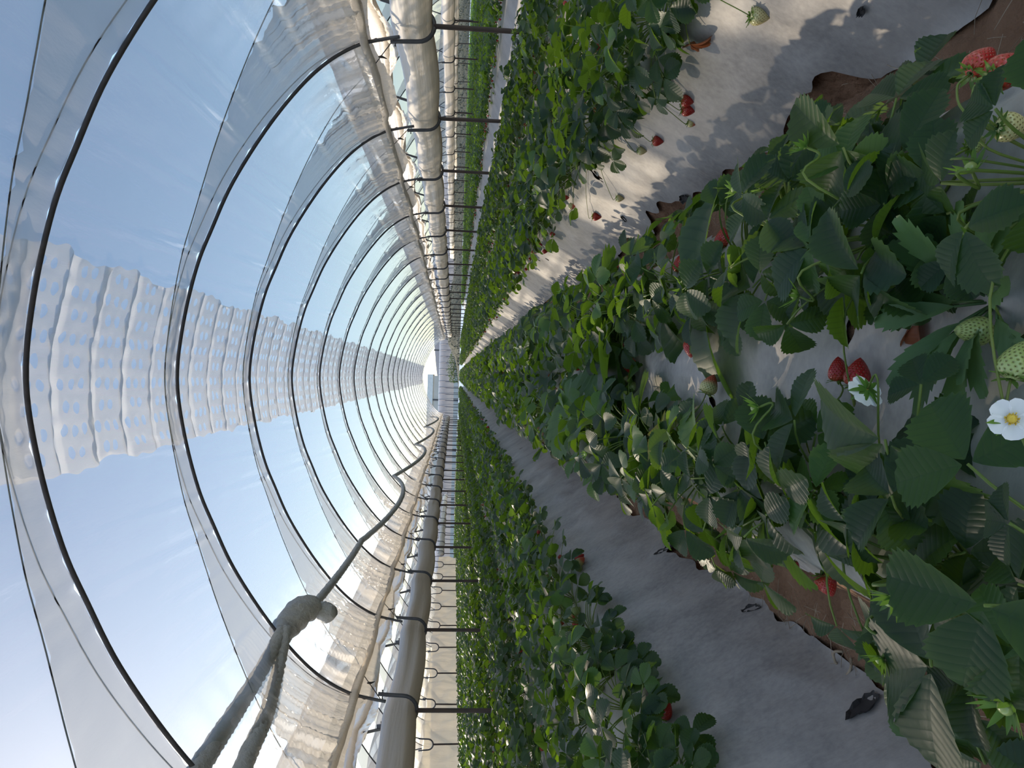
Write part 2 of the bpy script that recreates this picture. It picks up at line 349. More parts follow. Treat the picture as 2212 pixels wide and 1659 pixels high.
for k, x in enumerate(RX):
    if k == 0: make_bed(x, 2, 58, False, 'raised bed beyond the right fork posts with a wide pale grey mulch side', far=True, wide=.95, top=.34, lump=.03)
    else: make_bed(x, 2, 58, False, 'raised bed far off among the tunnels on the right side', 'beds of the right neighbouring tunnels', far=True)
for k, x in enumerate(LX):
    make_bed(x, 2, 58, False, 'raised bed far off among the tunnels on the left side', 'beds of the left neighbouring tunnels', far=True)

def ground_z(x):                                   # height of the mulch over the five near beds
    z = 0.0
    for c in BEDS:
        d = abs(x-c)
        if d < .532:
            t = np.linspace(0, 1, 80); sx, sz = bed_section(t, .532); z = max(z, float(np.interp(d, sx, sz)))
    return z
def surf(px, py):                                  # the place on the beds or furrow seen at a pixel, and the slope's normal
    d = ray(px, py)/FPX
    for i in range(2400):
        p = CAM+d*(.3+i*.005)
        if p[2] <= ground_z(p[0])+.008: break
    g = (ground_z(p[0]+.02)-ground_z(p[0]-.02))/.04; n = np.array([-g, 0, 1.0]); return p, n/np.linalg.norm(n)

# torn scraps of film and dry straw in the furrows
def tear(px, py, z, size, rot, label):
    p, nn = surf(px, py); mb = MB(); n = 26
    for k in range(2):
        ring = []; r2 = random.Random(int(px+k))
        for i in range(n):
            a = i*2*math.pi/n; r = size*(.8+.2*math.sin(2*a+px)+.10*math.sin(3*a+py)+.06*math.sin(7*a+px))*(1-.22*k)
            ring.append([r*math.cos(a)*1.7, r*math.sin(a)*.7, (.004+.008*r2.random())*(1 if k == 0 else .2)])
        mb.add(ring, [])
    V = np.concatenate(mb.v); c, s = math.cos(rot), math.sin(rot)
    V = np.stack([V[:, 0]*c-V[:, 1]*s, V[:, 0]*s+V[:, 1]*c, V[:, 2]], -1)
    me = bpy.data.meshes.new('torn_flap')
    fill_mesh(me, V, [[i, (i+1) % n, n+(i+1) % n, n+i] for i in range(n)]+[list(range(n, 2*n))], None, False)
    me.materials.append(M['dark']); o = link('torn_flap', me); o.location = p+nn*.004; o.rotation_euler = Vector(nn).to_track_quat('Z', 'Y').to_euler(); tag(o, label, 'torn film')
tear(1350, 470, .12, .02, .5, 'small dark tear with curled edges in the sunlit mulch of the right bed')
tear(1480, 425, .06, .03, .3, 'long dark tear low on the sunlit mulch near the bare soil')
tear(1865, 18, .2, .012, .2, 'tiny dark tear high on the sunlit mulch near the frame edge')
tear(1870, 1530, .10, .035, 1.9, 'largest dark hole torn in the shaded mulch of the left bed')
tear(1440, 1190, .04, .03, 1.2, 'ragged hole in the shaded mulch beside the middle bed')
tear(1625, 1320, .05, .025, 1.0, 'narrow hole in the shaded mulch, halfway along the furrow')
mb = MB()
for i in range(600):
    y = .8+4*rng.random()**1.6; x = rng.choice([rng.gauss(.70, .055), rng.gauss(-.48, .05)]); a = rng.random()*6.28; l = .012+.03*rng.random(); z = .012+.012*rng.random()
    d = np.array([math.cos(a), math.sin(a), .25*(rng.random()-.5)])*l
    v, f = tube([np.array([x, y, z])-d, np.array([x, y, z+.006*rng.random()]), np.array([x, y, z])+d], .0005+.0005*rng.random(), 3, False); mb.add(v, f)
tag(link('dry_straw', mb.mesh('dry_straw', [M['straw']])), 'thin dry roots and straw bits littering the brown furrow soil', 'straw', kind='stuff')
p = surf(1830, 1440)[0]; mb = MB()
v, f = tube(smooth_path([p+np.array([.035*math.cos(a), .03*math.sin(a), .012+.01*math.sin(2*a)]) for a in np.linspace(0, 5.6, 9)], 4), .0032, 6); mb.add(v, f)
tag(link('root_loop', mb.mesh('root_loop', [M['straw']])), 'pale dead runner curled into a loop on the furrow soil', 'dead runner')

# the bank behind the right field, the white headland sheet, the far roofs
X = np.linspace(-60, 90, 120); Y = np.linspace(61, 70, 12)
def bank_z(x, y):
    t = (y-61)/9; return (1.55+.30*nz(x, y, .35, 4, 2)+.12*nz(x, y, 1.8, 3, 5))*np.sin(np.clip(t*1.25, 0, 1)*math.pi/2)*(.35+.65/(1+np.exp(-(x-2.2)*1.2))) - .05
bk = grid_obj('earth_bank', X, Y, bank_z, M['grass']); tag(bk, 'low brown and green earth bank behind the far end of the rows', 'bank')
mb = MB()
for i in range(4200):
    x = rng.uniform(1, 62); y = rng.uniform(61.2, 67.5); z = float(bank_z(np.array(x), np.array(y)))-.03; h = rng.uniform(.06, .24); a = rng.random()*6.28; ww = .03+.05*rng.random()
    mb.add([[x-ww*math.cos(a), y-ww*math.sin(a), z], [x+ww*math.cos(a), y+ww*math.sin(a), z], [x+.06*(rng.random()-.5), y+.06*(rng.random()-.5), z+h]], [[0, 1, 2]])
tag(link('bank_grass', mb.mesh('bank_grass', [M['grass']], False)), 'dry tufted grass covering the earth bank', 'grass', kind='stuff')
ws = grid_obj('headland_sheet', np.linspace(-60, 90, 60), np.linspace(57.6, 60.6, 8), lambda x, y: .06+.03*nz(x, y, .8, 3)+(y-57.6)*.16, M['white'])
tag(ws, 'long white plastic sheet laid across the ends of the rows', 'plastic sheet')

# ------------------------------------------------------------------ tunnels
SP, Y2 = 2.18587, 6.37                       # hoop spacing, and the apex of the second hoop
PROF = np.array([(0, 3.23), (.45, 3.18), (.92, 3.07), (1.25, 2.945), (1.62, 2.785), (2.05, 2.53), (2.4, 2.27), (2.63, 2.04), (2.78, 1.80), (2.845, 1.58), (2.87, 1.46)])
def lean(x): return .045*(x/3)**2*2.2 - .098*x      # the hoops stand a little askew along the tunnel
FULL = smooth_path(np.vstack([PROF[::-1]*[-1, 1], PROF[1:]]), 6)
FULL[:, 0] = np.clip(FULL[:, 0], -2.88, 2.88)
def hoop_y(k): return Y2+SP*(k-2)            # hoop number 1 is the nearest one in view
NH = 24
def hoop_mesh(r=.0145):
    P = np.stack([FULL[:, 0], lean(FULL[:, 0]), FULL[:, 1]], -1); mb = MB(); v, f = tube(P, r, 10); return mb.add(v, f)
hoop_me = hoop_mesh().mesh('tunnel_hoop', [M['steel']])
HL = {1: 'nearest dark steel hoop, arching over the whole roof close overhead', 2: 'second dark steel hoop, where the two strands of the film rope are knotted',
      3: 'third dark steel hoop, crossing the roof just behind the rope bundle', 4: 'fourth dark steel hoop along the roof', 5: 'fifth dark steel hoop along the roof'}
for k in range(1, NH+1):
    o = link('tunnel_hoop', hoop_me); o.location = (0, hoop_y(k), 0)
    tag(o, HL.get(k, 'slim dark steel hoop deep in the tunnel roof, beyond the fifth hoop'), 'hoop', None if k in HL else 'hoops deep in the main tunnel')
def yoff(cx): return {0: 0, 1: -.515, 2: -1.03, -1: .64, -2: 1.28}[round(cx/6.02)]
def far_hoops(cx, k0, k1, label, group, step=1):
    for k in range(k0, k1, step):
        o = link('tunnel_hoop', hoop_me); o.location = (cx, hoop_y(k)+yoff(cx), 0); tag(o, label, 'hoop', group)
far_hoops(6.02, 2, NH+1, 'steel hoop of the neighbouring tunnel on the right, behind the right film roll', 'hoops of the right neighbour')
far_hoops(-6.02, 2, NH+1, 'steel hoop of the neighbouring tunnel on the left, behind the left film roll', 'hoops of the left neighbour')
far_hoops(-12.04, 4, NH, 'steel hoop of the second tunnel away on the left', 'hoops of the second left tunnel')
far_hoops(12.04, 5, NH, 'steel hoop of the second tunnel away on the right', 'hoops of the second right tunnel')

# fork posts: a rusty post with a U fork; the inner prong carries the hoop
def fork_post_parts():
    post = MB(); v, f = tube([(0, 0, -.15), (0, 0, .6), (0.0, 0, 1.15), (0, 0, 1.185)], .021, 10); post.add(v, f)
    fork = MB(); U = []
    for a in np.linspace(math.pi, 2*math.pi, 13): U.append((.135*math.cos(a), 0, 1.315+.135*math.sin(a)))
    U = [(-.15, 0, 1.54), (-.142, 0, 1.45)]+U+[(.142, 0, 1.45), (.15, 0, 1.54)]
    v, f = tube(U, .0180, 10); fork.add(v, f)
    bolts = []
    for s in (-1, 1):
        b = MB(); v, f = tube([(s*.145-.04, 0, 1.5), (s*.145-.03, 0, 1.5), (s*.145+.03, 0, 1.5), (s*.145+.04, 0, 1.5)], [.009, .006, .006, .009], 6); b.add(v, f); bolts.append(b.mesh('clamp_bolt', [M['steel']]))
    return post.mesh('post', [M['rust']]), fork.mesh('fork', [M['steel']]), bolts
post_me, fork_me, bolt_me = fork_post_parts()
def fork_post(x, y, label, group=None):
    r = empty('fork_post', (x, y, 0)); tag(r, label, 'post', group)
    r.rotation_euler = (rng.uniform(-.012, .012), rng.uniform(-.012, .012), 0)
    link('post', post_me, r); link('fork', fork_me, r)
    if group is None:
        for b in bolt_me: link('clamp_bolt', b, r)
    return r
RL = ['nearest rusty fork post on the right, with a soil clod at its foot', 'second rusty fork post along the right side', 'third rusty fork post along the right side', 'fourth rusty fork post along the right side']
LL = ['nearest fork post on the left, standing before the pale sheet wall', 'second fork post along the left side', 'third fork post along the left side', 'fourth fork post along the left side']
for k in range(NH-1):
    fork_post(3.0, 6.2248+SP*k, RL[k] if k < 4 else 'thin fork post farther along the right side of the tunnel', None if k < 4 else 'farther right fork posts')
    fork_post(-3.0, 6.8228+SP*k, LL[k] if k < 4 else 'thin fork post farther along the left side of the tunnel', None if k < 4 else 'farther left fork posts')
for k in range(3, NH-1): fork_post(9.02, 5.665+SP*k, 'fork post of the next tunnel side beyond the right film roll', 'fork posts one tunnel away on the right')
for k in range(6, NH-1, 1): fork_post(15.06, 5.15+SP*k, 'fork post two tunnel widths away on the right', 'fork posts two tunnels away on the right')
for k in range(2, NH-1): fork_post(-9.02, 7.38+SP*(k+1), 'rusty bent fork post standing against the pale sheet wall on the left', 'fork posts at the sheet wall')
clod = MB(); v, f = tube([(0, 0, 0), (0, 0, .06), (0, 0, .12), (0, 0, .16)], [.07, .085, .06, .02], 9)
v = v*(1+.18*nz(v[:, 0], v[:, 1]+v[:, 2], 30, 3)[:, None]); clod.add(v, f)
o = link('soil_clod', clod.mesh('soil_clod', [M['soilbed']])); o.location = (3.07, 6.02, -.02); tag(o, 'dark clod of soil at the foot of the nearest right post', 'soil clod')

# roof film: stretched over the hoops, pulled down by a cord in every bay, gathered along its lower hems
S_LEN = np.concatenate([[0], np.cumsum(np.linalg.norm(np.diff(FULL, axis=0), axis=1))])
def prof_at(s):                               # s = arc length from the ridge, minus = left
    mid = S_LEN[-1]/2; q = np.clip(s+mid, 0, S_LEN[-1]); x = np.interp(q, S_LEN, FULL[:, 0]); z = np.interp(q, S_LEN, FULL[:, 1])
    e = .02; x1 = np.interp(np.clip(q+e, 0, S_LEN[-1]), S_LEN, FULL[:, 0]); x0 = np.interp(np.clip(q-e, 0, S_LEN[-1]), S_LEN, FULL[:, 0])
    z1 = np.interp(np.clip(q+e, 0, S_LEN[-1]), S_LEN, FULL[:, 1]); z0 = np.interp(np.clip(q-e, 0, S_LEN[-1]), S_LEN, FULL[:, 1])
    tx, tz = x1-x0, z1-z0; n = np.sqrt(tx*tx+tz*tz)+1e-9
    return x, z, -tz/n, tx/n                  # outward normal
SM = float(np.interp(2.80, FULL[:, 0], S_LEN)-S_LEN[-1]/2)-.02
def cord_f(s): return .2+.67*np.cos(np.clip(np.abs(s)/SM, 0, 1)*math.pi/2)**.9
def cord_g(s): return 1.0-.13*np.cos(np.clip(np.abs(s)/SM, 0, 1)*math.pi/2)
def dip(s, f):
    f1 = cord_f(s); d = np.where(f < f1, f/f1, (1-f)/(1-f1)); dep = .075*np.clip((1-f1)/.3, .45, 1)
    return -dep*d**1.15
cre = [(c+rng.uniform(-.08, .08), rng.uniform(.3, 1)) for c in np.arange(-3.3, 3.4, .34)]
GA = []
def film_bay(mb, cx, k, n1, n2, ns, seed, fine):
    s = np.linspace(-SM, SM, ns)
    r1 = np.linspace(0, 1, n1)[:, None]; f1 = cord_f(s)[None, :]
    fA = r1*f1; r2 = np.linspace(0, 1, n2+1)[1:, None]; fB = f1+r2*(1-f1)
    f = np.concatenate([fA, fB]); S = np.repeat(s[None, :], len(f), 0)
    x, z, nx, nzv = prof_at(S); y = hoop_y(k)+f*SP+lean(x)+yoff(cx)
    hem = np.clip((np.abs(S)-(SM-1.3))/1.3, 0, 1)
    d = .019+dip(S, f)
    yq = y+.05*nz(S, y*.3, 2, 2, seed+3); w = hem**1.3*(.017*nz(yq*80, yq*0, .8, 3, seed)+.026*nz(yq*22, yq*0, .8, 3, seed+1))*np.sin(np.clip(f, 0, 1)*math.pi)**.35
    if fine:
        bx = np.exp(-np.abs(f-f1)/.28)
        for c, a in cre:
            c2 = c+.11*math.sin(k*2.3+c*3)+.10*(f-f1)*np.sign(c)
            w = w+bx*a*.030*np.exp(-((S-c2)/.024)**2)-bx*a*.020*np.exp(-((S-c2-.055)/.035)**2)
        w = w+.004*nz(y*.5, S, 6, 4, seed+2)
    hs = .10*np.sin(np.clip(f, 0, 1)*math.pi)*hem**2      # between the hoops the hem hangs inwards
    x = x+nx*(d+w)-np.sign(S)*hs; z = z+nzv*(d+w)-hs*.5
    V = np.stack([x+cx, y, z], -1).reshape(-1, 3)
    G = grid_faces(len(f), ns); GA.append((np.clip(hem*1.25-.15, 0, 1)**1.0*np.clip(.8+.5*nz(y*3, S*.3, 5, 3, 6), 0, 1)).ravel())
    rows = np.repeat(np.arange(len(f)-1), ns-1); cols = np.tile(np.arange(ns-1), len(f)-1)
    m = np.where(rows >= n1-1, 1, 0); m = np.where(np.abs(s[cols]) > SM-.10, 2, m)
    mb.add(V, G.tolist()); mb.m[-len(G):] = m.tolist()
def roof(name, cx, k0, k1, detail, label, kind='structure'):
    mb = MB(); GA.clear()
    for k in range(k0, k1):
        if detail and 1 <= k <= 5: film_bay(mb, cx, k, 26, 60, 260, 3, True)
        elif detail and k >= 0: film_bay(mb, cx, k, 10, 24, 120, 3, True)
        else: film_bay(mb, cx, k, 6, 5, 44, 3, False)
    me = mb.mesh(name, [M['film'], M['film2'], M['film3']]); at_ = me.attributes.new('gather', 'FLOAT', 'POINT'); at_.data.foreach_set('value', np.concatenate(GA).astype(np.float32))
    return tag(link(name, me), label, 'plastic roof', kind=kind)
roof('ceiling', 0, -2, NH, True, 'clear plastic film roof stretched over the hoops of the tunnel')
roof('tunnel_cover', 6.02, -1, NH, False, 'plastic film cover of the neighbouring tunnel on the right', 'thing')
roof('tunnel_cover', -6.02, -1, NH, False, 'plastic film cover of the neighbouring tunnel on the left', 'thing')
roof('tunnel_cover', -12.04, 2, NH, False, 'plastic film cover of the second tunnel away on the left', 'thing')
roof('tunnel_cover', 12.04, 3, NH, False, 'plastic film cover of the second tunnel away on the right', 'thing')

# hems: the gathered lower edge of each cover
def hem(cx, side, k0, k1, label, r=.035):
    P = []; 
    for k in range(k0, k1):
        for f in np.linspace(0, 1, 9)[:-1]:
            hs = .10*math.sin(f*math.pi); x, z, _, _ = prof_at(np.array(side*SM)); x = float(x); z = float(z)
            P.append((cx+x-side*hs+side*.012, hoop_y(k)+f*SP+lean(x)+yoff(cx), z-hs*.5-.01+.012*float(nz(np.array(k+f), np.array(0.), 3, 3, 4))))
    v, f = tube(P, r, 12); v = v+np.stack([.010*nz(v[:, 1], v[:, 2]*8, 24, 4), 0*v[:, 0], .012*nz(v[:, 1], v[:, 0]*8, 20, 4, 2)], -1)
    # loose skirt of folds under the hem
    mb = MB(); mb.add(v, f); P = np.array(P); n = 7; Yd = np.linspace(P[0, 1], P[-1, 1], len(P)*5)
    px = np.interp(Yd, P[:, 1], P[:, 0]); pz = np.interp(Yd, P[:, 1], P[:, 2]); ph = .07+.05*nz(Yd, Yd*0, 2.2, 3, 6)
    rows = []
    for j in range(n):
        t = j/(n-1); rows.append(np.stack([px+side*(.02+.035*t)+.014*nz(Yd, Yd*0+t*.4, 30, 3, 5)*t, Yd, pz-ph*t], -1))
    V = np.stack(rows, 0).reshape(-1, 3); mb.add(V, grid_faces(n, len(Yd)).tolist())
    return tag(link('gathered_hem', mb.mesh('gathered_hem', [M['film3']])), label, 'film hem')
hem(0, 1, 0, NH, 'gathered cream hem along the right lower edge of the roof film')
hem(0, -1, 0, NH, 'gathered brownish hem along the left lower edge of the roof film')
hem(6.02, -1, 0, NH, 'gathered hem of the right neighbour, seen over the right film roll', .05)
hem(-6.02, 1, 0, NH, 'gathered hem of the left neighbour, seen over the left film roll', .05)

# hold-down cords over the film, tied off at the fork posts
def cord(k, which, label, group):
    s = np.linspace(-SM, SM, 70); f = (cord_f if which == 0 else cord_g)(s); x, z, nx, n2 = prof_at(s); y = hoop_y(k)+f*SP+lean(x)
    d = .026+(dip(s, f) if which == 0 else dip(s, f)*.9); P = np.stack([x+nx*d, y, z+n2*d], -1)
    kk = k if which == 0 else k+1
    a = np.array([-2.86, hoop_y(kk)+lean(-2.86), 1.50]); b = np.array([2.86, hoop_y(kk)+lean(2.86), 1.50])
    v, fa = tube(np.vstack([a, a*.5+P[0]*.5, P, P[-1]*.5+b*.5, b]), .0042, 5)
    mb = MB(); mb.add(v, fa)
    for e, p in ((a, P[0]), (b, P[-1])):
        q = p*.55+e*.45; v, fa = tube([q+(0, 0, .02), q, q-(0, 0, .015), q+(0, .03, -.05)], [.004, .012, .010, .003], 6); mb.add(v, fa)
    tag(link('hold_down_cord', mb.mesh('hold_down_cord', [M['cord']])), label, 'cord', group)
for k in range(0, 14):
    for wch in (0, 1):
        if wch == 1 and k > 6: continue
        lab = {0: 'nearest thin dark cord across the roof film, before the first hoop', 1: 'thin dark cord across the film between the first and second hoops',
               2: 'thin dark cord across the film between the second and third hoops'}.get(k) if wch == 0 else None
        cord(k, wch, lab or ('thin dark cord pressing the roof film deeper in the tunnel' if wch == 0 else 'second thin cord crossing the film close before a hoop'),
             None if lab else ('hold-down cords deeper in' if wch == 0 else 'second hold-down cords'))

# the perforated white strip lying along the ridge
mb = MB(); Yd = np.linspace(hoop_y(-1), hoop_y(NH), 2600); u = np.linspace(-.52, .72, 42)
edge = .035*nz(Yd, Yd*0, 6, 4, 1); fo = np.exp(-(((Yd/.45) % 1-.02)/.035)**2)
V = []; UV = []
for j, uu in enumerate(u):
    e = (edge if j == len(u)-1 else (.03*nz(Yd, Yd*0, 5, 4, 3) if j == 0 else 0*Yd))
    S = uu*1.02+e; x, z, nx, n2 = prof_at(S); ff = ((Yd-lean(x)-hoop_y(0))/SP) % 1
    d = .030+.5*dip(S, ff)+.035*fo+.004*nz(Yd*.6, Yd*0+uu*4, 9, 4, 5)+.010*fo*nz(Yd*0+uu*9, np.floor(Yd/.45), 3, 3, 2)
    V.append(np.stack([x+nx*d, Yd+.02*nz(Yd*0+uu*5, np.floor(Yd/.45), 2, 3), z+n2*d], -1)); UV.append(np.stack([Yd*0+uu+5.2, Yd], -1))
V = np.stack(V, 0); UV = np.stack(UV, 0).reshape(-1, 2); G = grid_faces(len(u), len(Yd))[:, ::-1]
me = bpy.data.meshes.new('perforated_strip'); fill_mesh(me, V.reshape(-1, 3), G); me.materials.append(M['strip'])
uvl = me.uv_layers.new(name='UVMap'); uvl.data.foreach_set('uv', UV[G.ravel()].astype(np.float32).ravel())
tag(link('perforated_strip', me), 'whitish film strip with rows of punched holes laid along the roof ridge', 'perforated film')

# film rolls lying in the forks
def roll(x, y0, y1, label, ph, w=.085, z0=1.205, h=.33, n=None, m_='roll'):
    n = n or int((y1-y0)/.14); Yd = np.linspace(y0, y1, n); m = 26; V = []
    ang = np.arange(m)*2*math.pi/m
    for y in Yd:
        f = ((y-ph)/SP) % 1; sag = .035*math.sin(f*math.pi); sw = .015*float(nz(np.array(y), np.array(x), 1.1, 3))
        pin = 1-.16*math.exp(-(min(f, 1-f)/.06)**2)
        cxs = w*pin*np.cos(ang)*(1+.10*np.sin(ang*3+y*.6))+.008*nz(ang*2.2, np.full(m, y*.2), 2.0, 3, 3)
        cz = (.5*h+.5*h*np.sin(ang))+.006*nz(ang*3, np.full(m, y*.3), 2, 3, 1)
        V.append(np.stack([x+cxs+sw, np.full(m, y), z0-sag+cz], -1))
    F = grid_faces(n, m, True).tolist()+[list(range(m))[::-1], list(range((n-1)*m, n*m))]
    mb = MB(); mb.add(np.concatenate(V), F)
    return tag(link('film_roll', mb.mesh('film_roll', [M[m_]])), label, 'film roll')
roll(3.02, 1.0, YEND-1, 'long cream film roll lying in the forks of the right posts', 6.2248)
roll(-3.02, 1.0, YEND-1, 'long film roll toned beige as backlit, lying in the forks of the left posts', 6.8228, h=.30, z0=1.19, m_='roll_backlit')
roll(9.04, 8, YEND, 'cream film roll one tunnel away on the right, below the nearer roll', 5.665, n=120)
roll(15.08, 12, YEND, 'cream film roll two tunnels away on the right', 5.9, n=90)
roll(-9.04, 38, YEND, 'pale film roll one tunnel away on the left, behind the sheet wall end', 6.6, n=90)

# the sheet wall on the left
Yd = np.linspace(5, 38, 420); Z = np.linspace(0, 1.5, 14); gy, gz = np.meshgrid(Yd, Z)
zz = gz*(1-.05*np.abs(np.sin((gy-6.6)/SP*math.pi)))
xx = -9.24+.05*nz(gy, gz*.3, 2.2, 4, 2)*(gz/1.4)+.03*nz(gy*.8+gz, gz, 5, 4, 3)
me = bpy.data.meshes.new('wall_left'); fill_mesh(me, np.stack([xx, gy, zz], -1).reshape(-1, 3), grid_faces(len(Z), len(Yd))); me.materials.append(M['tarp'])
tag(link('wall_left', me), 'pale cream plastic sheet wall hanging behind the left rows', 'sheet wall', kind='structure')

# twisted film rope slung along the left side of the hoops
def on_hoop(k, x, inn=.05):
    z = float(np.interp(x, FULL[:, 0], FULL[:, 1])); p = np.array([x, hoop_y(k)+lean(x), z]); n = np.array([-x, 0, 1.2-z]); n = n/np.linalg.norm(n); return p+n*inn
def twisted(P, r, name, parent, tw=26):
    P = np.asarray(P); T = np.gradient(P, axis=0); T /= np.linalg.norm(T, axis=1)[:, None]; n = 14; V = []; ang = np.arange(n)*2*math.pi/n
    dist = np.concatenate([[0], np.cumsum(np.linalg.norm(np.diff(P, axis=0), axis=1))]); r = np.full(len(P), r) if np.isscalar(r) else np.asarray(r)
    for i in range(len(P)):
        a = np.cross(T[i], [0, 0, 1]); a /= np.linalg.norm(a); b = np.cross(T[i], a); t = dist[i]*tw
        rr = r[i]*(1+.16*np.abs(np.sin((ang-t)*1.5))+.07*np.sin(ang*5-t*2.2)); V.append(P[i]+rr[:, None]*(np.cos(ang)[:, None]*a+np.sin(ang)[:, None]*b))
    F = grid_faces(len(P), n, True).tolist()+[list(range(n))[::-1], list(range((len(P)-1)*n, len(P)*n))]
    mb = MB(); mb.add(np.concatenate(V), F); return link(name, mb.mesh(name, [M['rope']]), parent)
rope = empty('film_rope', tuple(on_hoop(2, -2.24))); tag(rope, 'twisted grey film rope slung from hoop to hoop along the left of the roof', 'rope')
r0 = np.array(rope.location)
def dens(P, k=14): return smooth_path(P, k)-r0
K = on_hoop(2, -2.24)
pa = at_y(430, 1659, 4.55); pb = at_y(525, 1659, 4.75)
twisted(dens([pa+(pa-K)*.45, pa, at_y(520, 1520, 5.6), at_y(575, 1430, 6.2), K], 30), np.linspace(.062, .05, 121), 'strand', rope, 30)
twisted(dens([pb+(pb-K)*.45, pb, at_y(575, 1545, 5.55), at_y(600, 1450, 6.2), K+np.array([.02, 0, -.04])], 30), np.linspace(.06, .042, 121), 'strand', rope, 30)
b1 = at_y(640, 1330, 7.0); b2 = at_y(682, 1303, 7.3)
kb = twisted(dens([K, at_y(612, 1362, 6.8), b1, at_y(665, 1312, 7.15), b2], 12), np.interp(np.linspace(0, 1, 49), [0, .2, .5, .8, 1], [.05, .10, .125, .105, .05]), 'rope_bundle', rope, 14)
tl = twisted(dens([b2+(0, 0, .01), at_y(690, 1315, 7.28), at_y(700, 1323, 7.25), at_y(722, 1322, 7.2)], 10), np.interp(np.linspace(0, 1, 31), [0, .3, .8, 1], [.03, .075, .09, .05]), 'rope_tail', rope, 10)
ties = [b2, on_hoop(4, -2.43), on_hoop(7, -2.36), on_hoop(11, -2.42), on_hoop(15, -2.40), on_hoop(19, -2.42)]
for a, b in zip(ties[:-1], ties[1:]):
    n = 60; t = np.linspace(0, 1, n)[:, None]; P = a*(1-t)+b*t; sg = (.03 if a is b2 else .06*np.linalg.norm(b-a))
    P = P-np.array([-.25, 0, 1.0])*sg*4*t*(1-t)*(1.0); twisted(P-r0, .038, 'strand', rope, 24)

# far end: a tunnel lying across, a shrub, a pale building and hills
def cross_tunnel():
    root = empty('far_tunnel', (0, 76, 0)); tag(root, 'distant blue-white tunnel of close hoops lying across beyond the field', 'tunnel')
    t = np.linspace(.12, math.pi-.12, 16); X = np.linspace(-60, 60, 90); gx, gt = np.meshgrid(X, t)
    prof = lambda a: (-3.2*np.cos(a), .75+1.75*np.sin(a))
    y, z = prof(gt); z = z+.25*(gx/40)
    me = bpy.data.meshes.new('tunnel_film'); fill_mesh(me, np.stack([gx, y, z], -1).reshape(-1, 3), grid_faces(16, 90)); me.materials.append(M['film2']); link('tunnel_film', me, root)
    for i, x in enumerate(np.arange(-16, 17, .62)):
        y, z = prof(t); y = np.concatenate([[-3.2], y, [3.2]]); z = np.concatenate([[0], z, [0]])+.25*x/40
        mb = MB(); v, f = tube(np.stack([y*0+x, y*1.005, z], -1), .03, 5); mb.add(v, f); link('hoop', mb.mesh('hoop', [M['steel']]), root)
cross_tunnel()
mb = MB(); r2 = random.Random(4); cl = np.array([.9, 71.5, .4])
for i in range(1500):
    a = r2.random()*6.28; b = r2.random(); rr = (1.7*r2.random()**.4); p = cl+np.array([1.3*rr*math.cos(a)*.7, .6*rr*math.sin(a), 1.5*b*(1-.25*rr)])
    d = np.array([r2.uniform(-1, 1), r2.uniform(-1, 1), r2.uniform(-.2, 1)])*.11; e = np.cross(d, [r2.random(), r2.random(), .3]); e = e/np.linalg.norm(e)*.06
    mb.add([p-e, p+d*.5+e*.6, p+d, p-e*.4+d*.6], [[0, 1, 2, 3]])
sh = empty('shrub', tuple(cl-np.array([0, 0, .4]))); tag(sh, 'dark green shrub growing beyond the far end of the tunnel', 'shrub')
fo = link('foliage', mb.mesh('foliage', [M['shrub']], False), sh); fo.location = -(cl-np.array([0, 0, .4]))
mb = MB(); v, f = tube([(0, 0, 0), (.05, 0, .5), (0, .05, 1.1)], [.05, .04, .02], 7); mb.add(v, f); link('trunk', mb.mesh('trunk', [M['straw']]), sh)
bl = empty('greenhouse', (-4, 120, 0)); tag(bl, 'pale long greenhouse wall far beyond the far tunnel', 'greenhouse')
def box(x0, x1, y0, y1, z0, z1):
    V = [(x, y, z) for x in (x0, x1) for y in (y0, y1) for z in (z0, z1)]
    return V, [[0, 1, 3, 2], [4, 6, 7, 5], [0, 4, 5, 1], [2, 3, 7, 6], [0, 2, 6, 4], [1, 5, 7, 3]]
mb = MB(); mb.add(*box(-40, 4, 0, 8, 0, 4.3)); link('wall_panel', mb.mesh('wall_panel', [M['conc']], False), bl)
mb = MB(); mb.add(*box(-40.2, 4.2, -.2, 8.2, 4.3, 5.2)); link('roof', mb.mesh('roof', [M['white']], False), bl)
for i in range(6):
    x = -32+8*i; mb = MB(); mb.add(*box(x, x+.25, -.1, 0, 0, 4.3)); link('pillar', mb.mesh('pillar', [M['steel']], False), bl)
hx = np.linspace(-200, 260, 80); hy = np.linspace(200, 280, 6)
hl = grid_obj('hills', hx, hy, lambda x, y: (2.5+1.5*nz(x, y*0, .03, 4, 1)+6/(1+np.exp(-(x-2)*.05)))*np.clip((y-200)/30, 0, 1), M['hill']); tag(hl, 'low blue hills on the horizon', 'hills', kind='structure')

